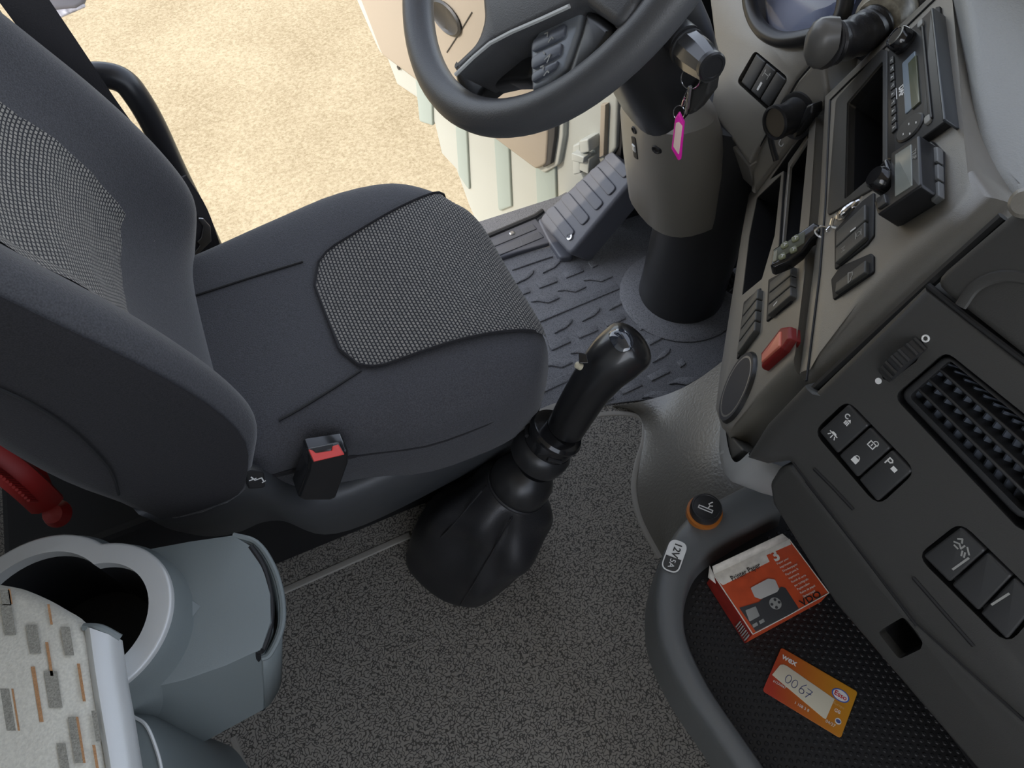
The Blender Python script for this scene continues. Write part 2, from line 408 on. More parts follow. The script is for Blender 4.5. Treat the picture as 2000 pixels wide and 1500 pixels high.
# ---- door, standing open
DF = fr(Y(1165, 290, 1.02), -16.9, 90)
dr = thing('door_1', 'white cab door standing open with ribbed lower half and beige trim', 'door', Y(1165, 290, 1.02)); dr['kind'] = 'structure'
plate('door_skin', DF, DF.P([(690, -60), (775, 165), (815, 192), (848, 240), (862, 300), (890, 330), (915, 400), (945, 470), (1080, 432), (1150, 360), (1203, 290), (1206, 190), (1190, -60)]), DOORW, dr, h=0, depth=.04, r=.006)
for q in [[(812, 130), (845, 150), (848, 244), (822, 236)], [(889, 190), (912, 205), (920, 372), (898, 340)], [(966, 240), (996, 262), (1002, 402), (976, 412)], [(1048, 310), (1088, 320), (1090, 395), (1052, 408)]]:
    plate('rib', DF, rp(DF.P(q), .008), DOORG, dr, h=.006, depth=.008, r=.004)
plate('trim_gasket', DF, rp(DF.P([(680, -60), (748, 98), (1070, 334), (1098, 318), (1108, 262), (1113, 120), (1100, -60)]), [0, .02, .02, .03, .02, 0, 0]), DOORW, dr, h=.012, depth=.014, r=.004)
plate('trim_edge', DF, rp(DF.P([(1070, 322), (1090, 312), (1098, 262), (1103, 200), (1084, 200), (1082, 300)]), .006), RUBBER, dr, h=.021, depth=.008, r=.003)
plate('door_card', DF, rp(DF.P([(700, -60), (760, 100), (1062, 322), (1082, 312), (1086, 262), (1092, 120), (1080, -60)]), [0, .02, .02, .03, .02, 0, 0]), DOORT, dr, h=.024, depth=.013, r=.006)
tube('panel_joint', [DF.pw(*p, .0245) for p in [(922, 24), (895, 68), (873, 102)]], .0016, BLACK, dr, 6)
lathe('handle_cup', [(.001, -.002), (.038, -.002), (.041, .004), (.036, .007), (.030, .003), (.001, .002)], DF.pw(872, 34, .024), DF.n, BLACK, dr, 24, sx=1.3, sy=.85)
for q, hh in [([(1132, 276), (1147, 270), (1147, 330), (1132, 334)], .02), ([(1152, 262), (1170, 258), (1172, 284), (1154, 288)], .03), ([(1150, 290), (1168, 300), (1166, 330), (1148, 322)], .025)]:
    plate('hinge', DF, rp(DF.P(q), .004), DOORW, dr, h=hh, depth=hh, r=.003)
plate('check_strap', DF, rp(DF.P([(1140, 284), (1165, 292), (1163, 304), (1140, 300)]), .003), DOORW, dr, h=.034, depth=.02, r=.002)
plate('edge_seal', DF, DF.P([(1180, 200), (1190, 200), (1186, 300), (1177, 304)]), DOORT, dr, h=.01, depth=.01, r=.002)
lathe('screw', [(.001, .002), (.006, .002), (.006, 0), (.001, 0)], DF.pw(779, 132, .003), DF.n, BLACK, dr, 12)
# dark front pillar between door and column
p = [Y(1192, 190, 1.0), Y(1192, 310, 1.0), Y(1260, 400, .98), Y(1260, 190, .96)]
F = fr3(p[0], p[1], p[3], (1, 0, 0)); slabv = g_plate(F, [(F.o - F.o).to_2d()] and [((q - F.o).dot(F.d), (q - F.o).dot(F.v)) for q in p], 0, .05, .003)
o = mk('wall_pillar', *slabv, HOLE); o['kind'] = 'structure'
slab('trim_1', (.80, .98, .3), (.18, 0, 0), (0, .015, 0), (0, 0, .3), HOLE)
# sill strip and footrest
sl = thing('door_sill_trim', 'slate grey plastic sill strip with two ribbed treads along the door opening', 'sill trim', Z(1000, 470, 0))
SF = Fr((0, 0, .012), (0, 0, 1), (1, 0, 0))
plate('sill_body', SF, rp(SF.P([(900, 484), (950, 463), (1045, 423), (1085, 470), (1012, 492), (930, 520)]), .006), BLUEP, sl, h=0, depth=.03, r=.004)
for q in [[(915, 488), (1040, 438), (1048, 448), (930, 497)], [(930, 501), (1052, 453), (1062, 464), (945, 512)]]:
    plate('tread_strip', SF, rp(SF.P(q), .002), mat('tread_grip', (.11, .115, .13), .5, grain=1, gscale=260), sl, h=.002, depth=.003, r=.001)
lathe('screw', [(.001, .0045), (.004, .0045), (.006, .003), (.006, 0)], SF.pw(1000, 457), (0, 0, 1), STEEL, sl, 12)
tube('edge_gasket', [Z(x, y, .012) for x, y in [(935, 470), (950, 463), (1045, 423), (1060, 412)]], .006, RUBBER, sl, 8)
ft = thing('footrest', 'slate grey sloping footrest wedge with five raised pads beside the door', 'footrest', Z(1110, 480, 0))
FF = fr(Z(1080, 480, .03), 0, 48)
plate('wedge', FF, rp(FF.P([(1048, 428), (1193, 293), (1240, 345), (1112, 500)]), .016), BLUEP, ft, h=0, depth=.06, r=.008)
for (a, b) in [((1067, 408), (1119, 470)), ((1096, 382), (1148, 442)), ((1124, 357), (1175, 413)), ((1152, 331), (1200, 384)), ((1181, 303), (1229, 350))]:
    s = (9, -8)
    q = [(a[0] - 2, a[1] + 6), (a[0] + 16, a[1] - 6), (b[0] + 6, b[1] - 16), (b[0] - 10, b[1])]
    plate('pad', FF, rp(FF.P(q), .008), BLUEP, ft, h=.004, depth=.005, r=.002)
lathe('screw', [(.001, .001), (.003, .004), (.007, .004), (.008, 0)], FF.pw(1114, 463), FF.n, STEEL, ft, 16)
plate('foot_flange', SF, rp(SF.P([(1050, 430), (1070, 470), (1094, 506), (1116, 504), (1130, 470), (1090, 420)]), .008), BLUEP, ft, h=.004, depth=.016, r=.004)
# pedals
bp = thing('brake_pedal', 'silver-edged ribbed pedal just left of the steering column shaft', 'pedal', Z(1240, 380, 0.0))
PF = fr(Z(1240, 380, .10), -10, 55)
plate('pedal_frame', PF, rp(PF.P([(1221, 366), (1238, 346), (1262, 352), (1262, 412), (1250, 408)]), .008), STEEL, bp, h=0, depth=.012, r=.004)
plate('pedal_pad', PF, rp(PF.P([(1228, 366), (1240, 352), (1262, 356), (1262, 402), (1251, 398)]), .006), RUBBER, bp, h=.004, depth=.006, r=.002)
for k in range(3): tube('pad_rib', [PF.pw(1233 + 7 * k, 362 - 4 * k, .005), PF.pw(1250 + 6 * k, 394 - 4 * k, .005)], .0022, RUBBER, bp, 6)
tube('pedal_arm', [PF.pw(1256, 372, -.012), PF.pw(1270, 320, -.05), PF.pw(1290, 230, -.1)], .008, BLACK, bp)
ap = thing('accelerator_pedal', 'black ribbed pedal in shadow right of the steering column shaft', 'pedal', Z(1420, 550, 0.0))
PF = fr(Z(1415, 540, .05), 5, 45)
plate('pedal_pad', PF, rp(PF.P([(1382, 530), (1412, 508), (1446, 552), (1422, 572)]), .006), BLACK, ap, h=0, depth=.012, r=.003)
for k in range(4): tube('pad_rib', [PF.pw(1390 + 8 * k, 530 - 6 * k, .001), PF.pw(1420 + 7 * k, 565 - 6 * k, .001)], .003, BUTTON, ap, 6)
tube('pedal_arm', [PF.pw(1430, 520, -.012), PF.pw(1450, 440, -.03)], .008, BLACK, ap)

# ================================================================ STEERING
col = thing('steering_column', 'black steering column with moulded cover and round floor shaft', 'steering column', (.645, .745, 0))
ctr = V((.318, .648, .804)); wn = V((-math.sin(math.radians(50)), 0, math.cos(math.radians(50))))
# floor shaft and covers
def ring_at(c, rx, ry, axis, seg=32): return None
lathe('floor_ring', [(.118, -.004), (.118, .004), (.108, .010), (.080, .012), (.076, .004)], (.645, .735, .002), (0, 0, 1), MATM, col, 40)
lathe('shaft_cover', [(.082, 0), (.080, .05), (.078, .30), (.078, .42)], (.645, .735, .004), (0.03, .0, 1), BLACK, col, 40)
def oval(c, rx, ry, n=28, p=2.6):
    out = []
    for k in range(n):
        a = 2 * math.pi * k / n; cx, sy = math.cos(a), math.sin(a)
        out.append(V(c) + V((rx * abs(cx) ** (2 / p) * (1 if cx > 0 else -1), ry * abs(sy) ** (2 / p) * (1 if sy > 0 else -1), 0)))
    return out
rows = [oval(AT(1322, 398, 1.215), .066, .075), oval(AT(1322, 393, 1.205), .072, .082), oval(AT(1316, 310, 1.125), .070, .084), oval(AT(1310, 240, 1.05), .064, .080), oval(AT(1306, 200, 1.0), .055, .07), oval(AT(1300, 160, .96), .02, .03)]
loft('lower_cover', rows, DASH_LIT, col, True, True, True)
# upper shroud hugging the column
def orow(c, rx, ry, p=3):
    out = []
    ux = V((math.cos(math.radians(50)), 0, math.sin(math.radians(50)))); uy = V((0, 1, 0))
    for k in range(32):
        a = 2 * math.pi * k / 32; cx, sy = math.cos(a), math.sin(a)
        out.append(c + uy * (rx * abs(cx) ** (2 / p) * (1 if cx > 0 else -1)) + ux * (ry * abs(sy) ** (2 / p) * (1 if sy > 0 else -1)))
    return out
loft('column_shroud', [orow(AT(1190, -80, .76), .05, .05), orow(AT(1198, -60, .77), .062, .06), orow(AT(1245, 30, .82), .066, .066), orow(AT(1282, 105, .875), .070, .068), orow(AT(1300, 148, .925), .071, .068), orow(AT(1302, 156, .935), .064, .062)], BLACK, col, True, True, True)
def cov(x, y, d=.0):  # point on lower cover as seen
    return AT(x, y, 0.0)
# LC = fr(V((.56, .665, .36)), 35, 96)
for q, nm in [([(1228, 243), (1238, 240), (1244, 262), (1232, 262)], 'cover_slot'), ([(1233, 262), (1246, 272), (1246, 306), (1238, 310)], 'cover_slot')]:
    pass
from mathutils.bvhtree import BVHTree
def bvh(o):
    me = o.data; b = WPOS[o.name]
    return BVHTree.FromPolygons([v.co + b for v in me.vertices], [tuple(p.vertices) for p in me.polygons])
def HIT(o, x, y, lift=0):
    t = bvh(o) if not isinstance(o, BVHTree) else o
    loc, n, i, d = t.ray_cast(EYE, ray(x, y).normalized())
    if loc is None: return AT(x, y, .9), -ray(x, y).normalized()
    if n.dot(ray(x, y)) > 0: n = -n
    return loc + n * lift, n
lowc = bpy.data.objects['lower_cover']; lb = bvh(lowc)
for x, y, r, nm in [(1282, 292, .0085, 'cover_screw'), (1239, 254, .0065, 'cover_screw')]:
    p, n = HIT(lb, x, y)
    lathe(nm, [(.001, .0005), (r * .5, .0005), (r * .6, .002), (r * .8, .002), (r, -.001)], p, n, HOLE, col, 16)
p, n = HIT(lb, 1240, 288); F = Fr(p, n)
plate('cover_slot', F, rp([(-.006, -.024), (.006, -.02), (.006, .024), (-.006, .018)], .003), HOLE, col, h=.001, depth=.004, r=.0005)
plate('slot_latch', F, rp([(-.004, -.006), (.004, -.006), (.004, .006), (-.004, .006)], .001), SILVER, col, h=.003, depth=.003, r=.001)
# steering wheel
WF = Fr(ctr, wn, (0, -1, 0))
sw = thing('steering_wheel', 'worn dark grey steering wheel with thick rim and silver-blue button panel', 'steering wheel', ctr)
RR = .2035
tube('rim', [WF.w(RR * math.cos(2 * math.pi * k / 96), RR * math.sin(2 * math.pi * k / 96)) for k in range(96)], [(.0165, .0175)] * 96, WHEELM, sw, 18, True, flat=wn)
def wp(pts, off): return WF.P(pts, off)
plate('airbag_cover', WF, rp(wp([(925, -90), (937, -10), (941, 40), (930, 78), (878, 128), (893, 146), (963, 84), (1120, 9), (1142, 8), (1206, 54), (1238, 5), (1262, -90)], .018), [0, .02, .02, .02, .004, .004, .02, .006, .004, .01, .01, 0]), WHEELM, sw, h=.018, depth=.05, r=.008)
tube('cover_edge', [WF.pw(x, y, .0165) for x, y in [(890, 146), (925, 112), (958, 84), (1000, 62), (1060, 36), (1112, 12)]], .002, SILVER, sw, 6)
plate('spoke', WF, rp(wp([(880, 138), (960, 84), (1120, 8), (1075, 60), (1042, 100), (1040, 158), (990, 160), (955, 168), (938, 182), (928, 205), (900, 190)], -.02), .012), BLACK, sw, h=-.02, depth=.02, r=.006)
bpn = mat('button_panel', (.26, .285, .32), .34, grain=.1, gscale=1200, metal=.2)
plate('button_panel', WF, rp(wp([(1034, 86), (1066, 40), (1116, 9), (1139, 11), (1128, 64), (1104, 134), (1070, 165), (1037, 182)], .004), .006), bpn, sw, h=.004, depth=.03, r=.004)
plate('spoke_cover', WF, rp(wp([(1143, 11), (1199, 55), (1170, 100), (1125, 150), (1098, 158), (1108, 134), (1131, 66)], .006), .006), BLACK, sw, h=.006, depth=.03, r=.006)
bq = [[(1041, 78), (1106, 44), (1102, 72), (1038, 103)], [(1038, 112), (1099, 81), (1094, 107), (1038, 136)], [(1038, 144), (1092, 117), (1084, 134), (1039, 163)]]
bb = mat('wheel_button', (.10, .11, .135), .28)
for i, q in enumerate(bq):
    b = plate('wheel_button', WF, rp(wp(q, .006), .004), bb, sw, h=.0065, depth=.004, r=.0007)
    c = wp([(sum(p[0] for p in q) / 4, sum(p[1] for p in q) / 4)], .007)[0]
    strokes('button_mark', WF, [[(-1.2, 0), (-.8, .4), (-.4, 0)], [(.5, -.4), (.5, .4), (1.0, .4)]] if i != 1 else [[(.2, -.5), (.6, .6), (1, -.5)], [(-1, 0), (-.5, 0)]], c, .006, DIMW, b, w=.22, h=.0074)
# indicator stalk, part of the column
a0, a1, a2 = AT(1296, 44, .80), AT(1343, 93, .77), AT(1388, 128, .735)
ax = (a2 - a0).normalized()
stk = lathe('indicator_stalk', [(.012, -.05), (.0165, 0), (.0175, .015), (.0185, (a1 - a0).length - .002)], a0, ax, BLACK, col, 28)
lathe('stalk_groove', [(.018, -.003), (.0200, -.002), (.0200, .002), (.018, .003)], a1, ax, HOLE, stk, 28)
L = (a2 - a1).length
lathe('stalk_knob', [(.0175, .001), (.0192, .003), (.0192, L * .45), (.0152, L * .93), (.0147, L)], a1, ax, mat('stalk_knob', (.035, .035, .035), .2, coat=.6), stk, 10)
lathe('stalk_end_cap', [(.0150, -.002), (.0150, .003), (.0135, .005), (.0108, .0052), (.0104, .0045), (.0005, .0045)], a2, ax, BLACK, stk, 32)
F = Fr(a0 + ax * .018, -(ray(1325, 75)), ax)
q = .0182
strokes('stalk_print', F, [arc(0, 0, .5, -60, 240), arc(0, 0, .9, -50, 60), [(2.0, .8), (2.0, -.4)], [(2.6, 1.2), (2.9, 1.2), (2.9, .2), (2.6, .2)], [(2.2, -1.6), (2.8, -1.6), (2.8, -.9), (2.2, -.9), (2.2, -1.6)]], (0, -.002), .0045, WHITE, stk, w=.22, h=q)
# ignition barrel panel
F = fr(AT(1366, 195, .84), -25, 88)
plate('ignition_panel', F, rp(F.P([(1350, 174), (1388, 152), (1383, 186), (1358, 220), (1341, 229)]), .003), DASHD, col, h=0, depth=.02, r=.004)
# keys with pink tag
kt = thing('key_ring', 'bunch of keys with pink plastic tag hanging from the ignition under the indicator stalk', 'keys', AT(1326, 290, .87))
KF = fr(AT(1340, 190, .79), -35, 85)
def kp(x, y, o=0): return KF.pw(x, y, o)
c = KF.px(1350, 152); tube('split_ring', [KF.w(c[0] + .0105 * math.cos(t * math.pi / 12), c[1] + .0115 * math.sin(t * math.pi / 12), .002) for t in range(24)], .0007, CHROME, kt, 6, True)
for k, (x0, y0, x1, y1) in enumerate([(1347, 168, 1341, 225), (1351, 168, 1347, 212)]):
    plate('key', KF, rp(KF.P([(x0 - 3, y0), (x0 + 3, y0 - 2), (x1 + 2, y1 - 6), (x1, y1), (x1 - 3, y1 - 4)]), .001), STEEL if k else CHROME, kt, h=.001 + .003 * k, depth=.002, r=.0006)
tube('chain_link', [kp(x, y, .005) for x, y in [(1344, 174), (1337, 186), (1334, 194), (1339, 196), (1336, 206), (1332, 207), (1334, 198), (1338, 190)]], .0008, CHROME, kt, 6)
c = KF.px(1329, 217); tube('tag_loop', [KF.w(c[0] + .0065 * math.cos(t * math.pi / 10), c[1] + .0085 * math.sin(t * math.pi / 10), .004) for t in range(20)], .0006, CHROME, kt, 6, True)
PINK = mat('pink_plastic', (.85, .02, .42), .3, spec=.6)
TF = fr(AT(1326, 262, .785), -50, 85)
tg = plate('tag', TF, rp(TF.P([(1327, 219), (1337, 240), (1331, 309), (1325, 311), (1312, 288), (1319, 231)]), .0012), PINK, kt, h=.003, depth=.006, r=.001)
plate('tag_paper', TF, rp(TF.P([(1326, 238), (1333, 246), (1326, 303), (1315, 286), (1320, 240)], .003), .0008), mat('tag_paper', (.85, .62, .55), .6), tg, h=.0034, depth=.0006, r=.0002)

# ================================================================ DASHBOARD
BF = fr(AT(1785, 165, .69), 38, 63)
AF = fr(BF.pw(1605, 420), 41, 76)
CF = fr(AT(1690, 880, .56), -6, 65)
p3 = AT(1500, 262, .97)
A2 = fr3(AF.pw(1582, 241), AF.pw(1476, 384), p3, AF.d)
HF = fr(p3, 0, 70)
db = thing('dashboard', 'dark grey plastic dashboard curving from driver footwell to passenger side', 'dashboard', (.6, .2, .3))
def scr(o, F, x, y): return F.px(x, y, o)
# lower cockpit panel
slot1 = rp(AF.P([(1526, 340), (1478, 386), (1463, 460), (1449, 577), (1488, 545), (1513, 460)]), .002)
slot2 = rp(AF.P([(1581, 243), (1541, 296), (1502, 352), (1530, 334), (1518, 520), (1558, 490)]), .002)
ao = [(1619, 205), (1611, 400), (1600, 535), (1574, 742), (1500, 812), (1440, 872), (1422, 846), (1408, 802), (1416, 735), (1436, 600), (1442, 560), (1457, 460), (1470, 384), (1497, 345), (1576, 238)]
ai = [(1594, 228), (1583, 400), (1572, 530), (1553, 690), (1480, 768), (1434, 830), (1423, 828), (1413, 795), (1419, 737), (1440, 602), (1446, 562), (1460, 460), (1475, 385), (1500, 347), (1584, 240)]
cm = plate('cockpit_panel', AF, AF.P(ao, -.018), DASH_LIT, db, h=0, depth=.05, r=.018, holes=[slot1, slot2], hole_wall=.01, seg=5, inner=AF.P(ai))
recess('open_slot', AF, slot1, .12, HOLE, db, top=-.001, taper=.004)
recess('open_slot', AF, slot2, .10, HOLE, db, top=-.001, taper=.004)
plate('slot_divider', AF, rp(AF.P([(1539, 318), (1576, 264), (1578, 270), (1542, 326), (1526, 500), (1521, 500)], -.004), .001), DASH_LIT, db, h=-.004, depth=.004, r=.001)
so = [(1474, 375), (1455, 462), (1443, 528), (1428, 588), (1404, 720), (1386, 860), (1388, 905), (1400, 930), (1428, 922), (1466, 888)]
si = [(1477, 384), (1461, 462), (1447, 560), (1438, 602), (1419, 730), (1408, 797), (1411, 842), (1419, 885), (1432, 900), (1456, 880)]
rows = []
for f_, o_ in ((0, -.004), (.5, -.006), (.85, -.010), (1, -.018), (1, -.05), (.7, -.12)):
    rows.append([AF.pw(lerp(a[0], b[0], f_), lerp(a[1], b[1], f_), 0) + AF.n * o_ for a, b in zip(catmull([V((*p, 0)) for p in si], 4), catmull([V((*p, 0)) for p in so], 4))])
loft('side_rim', rows, RIM, db, sharp=60)
plate('foot_insert', AF, rp(AF.P([(1409, 835), (1416, 832), (1445, 868), (1458, 880), (1432, 898), (1419, 888)], -.008), .004), DASHD, db, h=-.006, depth=.02, r=.002)
strokes('foot_mark', AF, [], AF.px(1417, 872, -.005), 1, RIM, db, h=-.0055, fills=[[(0, -.012), (.006, .01), (.009, .004), (.004, -.014)]])
# knob panel, upper console, pad, seam covers
sk = A2.P([(1619, 200), (1606, 122), (1596, 112), (1556, 158), (1494, 268), (1464, 322), (1470, 383), (1499, 346), (1578, 238)])
plate('knob_panel', A2, rp(sk, [.004, .02, .02, .01, .004, .006, .002, 0, 0]), DASH_LIT, db, h=0, depth=.06, r=.007, seg=4)
hl = rp(HF.P([(1474, 98), (1540, 152), (1502, 218), (1438, 160)]), .008)
plate('instrument_surround', HF, rp(HF.P([(1386, 216), (1400, 130), (1392, 60), (1380, -40), (1478, -40), (1478, 55), (1505, 78), (1535, 84), (1600, 92), (1600, 106), (1556, 155), (1492, 266), (1462, 321)]), [.004, .03, .02, 0, 0, .03, .03, .01, 0, 0, .01, .002, .002]), DASH_LIT, db, h=0, depth=.06, r=.005, holes=[hl], hole_wall=.01)
HL = fr(HF.pw(1420, 275), 0, 35); HL = fr3(HF.pw(1387, 222), HF.pw(1463, 324), HF.pw(1430, 300) + V((.05, 0, -.09)), HF.d)
plate('knee_panel', HL, rp(HL.P([(1387, 236), (1463, 325), (1474, 372), (1440, 340), (1388, 282)]), .004), DASH_LIT, db, h=0, depth=.02, r=.003)
JF = fr(AT(1640, 130, .90), 20, 60)
plate('cluster_surround', JF, rp(JF.P([(1560, 152), (1598, 106), (1612, 120), (1626, 186), (1700, 118), (1845, -16), (1860, -60), (1600, -60), (1600, 60), (1560, 84), (1540, 90)]), .004), DASH_LIT, db, h=0, depth=.05, r=.004)
# upper centre console
hole = rp(BF.P([(1657, 202), (1727, 120), (1727, 328), (1652, 392)]), .003)
bo = [(1621, 194), (1700, 118), (1850, -20), (1870, -60), (1884, 20), (1900, 150), (1912, 270), (1930, 345), (1990, 405), (1905, 478), (1810, 556), (1700, 660), (1592, 760), (1573, 744), (1600, 535), (1612, 400)]
bi = [(1626, 198), (1704, 124), (1840, -6), (1856, -40), (1862, 20), (1874, 150), (1884, 280), (1890, 340), (1880, 380), (1830, 420), (1760, 480), (1680, 570), (1600, 690), (1582, 722), (1605, 535), (1616, 400)]
plate('centre_console', BF, BF.P(bo, -.02), DASH_LIT, db, h=0, depth=.06, r=.02, holes=[hole], hole_wall=.01, seg=6, inner=BF.P(bi))
recess('din_slot', BF, hole, .13, HOLE, db, top=-.001)
b1 = BF.P([(1634, 196), (1724, 96), (1736, 100), (1737, 352), (1617, 424)])
plate('slot_bezel', BF, rp(b1, .008), DASHD, db, h=.002, depth=.004, r=.0015, holes=[hole], hole_wall=.006)
# top pad towards the windscreen
GF = fr(BF.pw(1900, 200, -.01), -4, 25)
plate('top_pad', GF, rp(GF.P([(1862, -120), (1896, 120), (1910, 260), (1930, 340), (1985, 396), (2040, 360), (2200, 220), (2200, -120)]), [0, 0, 0, .03, .03, 0, 0, 0]), PAD, db, h=0, depth=.06, r=.012, seg=5)
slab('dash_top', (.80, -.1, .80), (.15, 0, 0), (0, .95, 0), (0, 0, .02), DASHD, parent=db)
slab('dash_back_blocker', (.72, -.62, .45), (.22, 0, 0), (0, .42, 0), (0, 0, .3), HOLE, parent=db)  # unseen box added behind the panels to block light
# passenger side panel
vent_o = rp(CF.P([(1744, 774), (1847, 685), (2080, 872), (2085, 940), (2010, 1042), (1984, 1028)]), .008)
s4 = rp(CF.P([(1588, 843), (1655, 780), (1790, 920), (1715, 990)]), .010)
s3 = rp(CF.P([(1790, 1086), (1876, 1018), (2040, 1178), (1968, 1262)]), .010)
wheel_h = rp(CF.P([(1722, 742), (1724, 722), (1772, 668), (1800, 662), (1806, 674), (1790, 706), (1742, 742)]), .004)
co = [(1574, 752), (1598, 764), (1812, 558), (1998, 702), (2200, 860), (2300, 1640), (2000, 1402), (1794, 1217), (1546, 899), (1500, 905), (1462, 892), (1500, 830)]
ci = [(1600, 780), (1612, 778), (1813, 578), (1990, 716), (2180, 870), (2280, 1600), (2000, 1384), (1800, 1204), (1552, 885), (1520, 880), (1494, 890), (1540, 840)]
plate('passenger_panel', CF, CF.P(co, -.008), DASHD, db, h=0, depth=.05, r=.008, holes=[vent_o, s4, s3, wheel_h], hole_wall=.008, seg=4, inner=CF.P(ci))
for h_ in (s4, s3): recess('switch_recess', CF, h_, .012, HOLE, db, top=-.001)
recess('wheel_recess', CF, wheel_h, .02, HOLE, db, top=-.001)
plate('glovebox_lid', CF, rp(CF.P([(1818, 552), (1962, 428), (2100, 320), (2250, 860), (2000, 697)]), [.01, .02, 0, 0, 0]), DASHD, db, h=.001, depth=.04, r=.006)
lid = tube('lid_crease', catmull([CF.pw(*p, .0012) for p in [(1876, 598), (1905, 560), (1950, 540), (2000, 543), (2080, 560)]], 5), [(.002, .004)] * 21, DASHD, bpy.data.objects['glovebox_lid'], 8, flat=CF.n)
for a, b in [((1580, 930), (1667, 995)), ((1786, 1130), (1902, 1262))]:
    pass
tube('panel_slit', [CF.pw(*p, .0) for p in [(1590, 915), (1628, 953), (1667, 995)]], .0016, HOLE, db, 6)
tube('panel_slit', [CF.pw(*p, .0) for p in [(1784, 1128), (1840, 1192), (1902, 1262)]], .0016, HOLE, db, 6)
# lower drawer bar with finger notch
EF = fr(CF.pw(1660, 1045, -.003), -6, 76)
notch = rp(EF.P([(1714, 1234), (1762, 1206), (1782, 1214), (1802, 1256), (1798, 1268), (1756, 1288)]), .004)
eo = [(1545, 903), (1793, 1222), (2000, 1410), (2140, 1530), (2140, 1660), (1990, 1600), (1902, 1500), (1628, 1180), (1506, 985), (1500, 945), (1518, 915)]
plate('drawer_bar', EF, rp(EF.P(eo), [.02, 0, 0, 0, 0, 0, 0, 0, .008, .01, .02]), DASHD, db, h=0, depth=.10, r=.006, holes=[notch], hole_wall=.008, seg=4)
recess('finger_notch', EF, notch, .03, HOLE, db, top=-.001)
tube('drawer_gap', [EF.pw(*p, -.001) for p in [(1574, 940), (1660, 1050), (1790, 1222)]], .0012, HOLE, db, 6)
slab('dash_body_blocker', (.52, -.12, .48), (.12, 0, 0), (0, .28, 0), (0, 0, .16), HOLE, parent=db)  # rough hidden filler, added to stop light leaking between panels
tube('panel_seam', [CF.pw(*p, -.013) for p in [(1470, 890), (1520, 830), (1590, 762), (1700, 660), (1812, 557), (1960, 424)]], .0042, HOLE, db, 8)  # wide shadow in the console seam, put in as a black tube
tube('panel_seam', [CF.pw(*p, -.003) for p in [(1812, 557), (1900, 628), (2010, 712)]], .0022, HOLE, db, 8)
tube('panel_seam', [EF.pw(*p, .0) for p in [(1550, 905), (1660, 1048), (1794, 1220), (2000, 1407)]], .0013, HOLE, db, 8)
for F_, pts in ((A2, [(1606, 112), (1596, 113), (1556, 160), (1494, 269), (1464, 322)]), (BF, [(1621, 196), (1660, 157), (1700, 120), (1760, 62), (1830, -6)]), (BF, [(1621, 196), (1612, 400), (1601, 535), (1575, 744)])):
    tube('panel_seam', [F_.pw(*p, .0004) for p in pts], .0011, HOLE, db, 6)
# far right round trim piece
lathe('round_trim', [(.0005, .004), (.007, .0035), (.0095, .001), (.010, -.006)], CF.pw(2003, 396, .004), CF.n, DASH_LIT, db, 24)

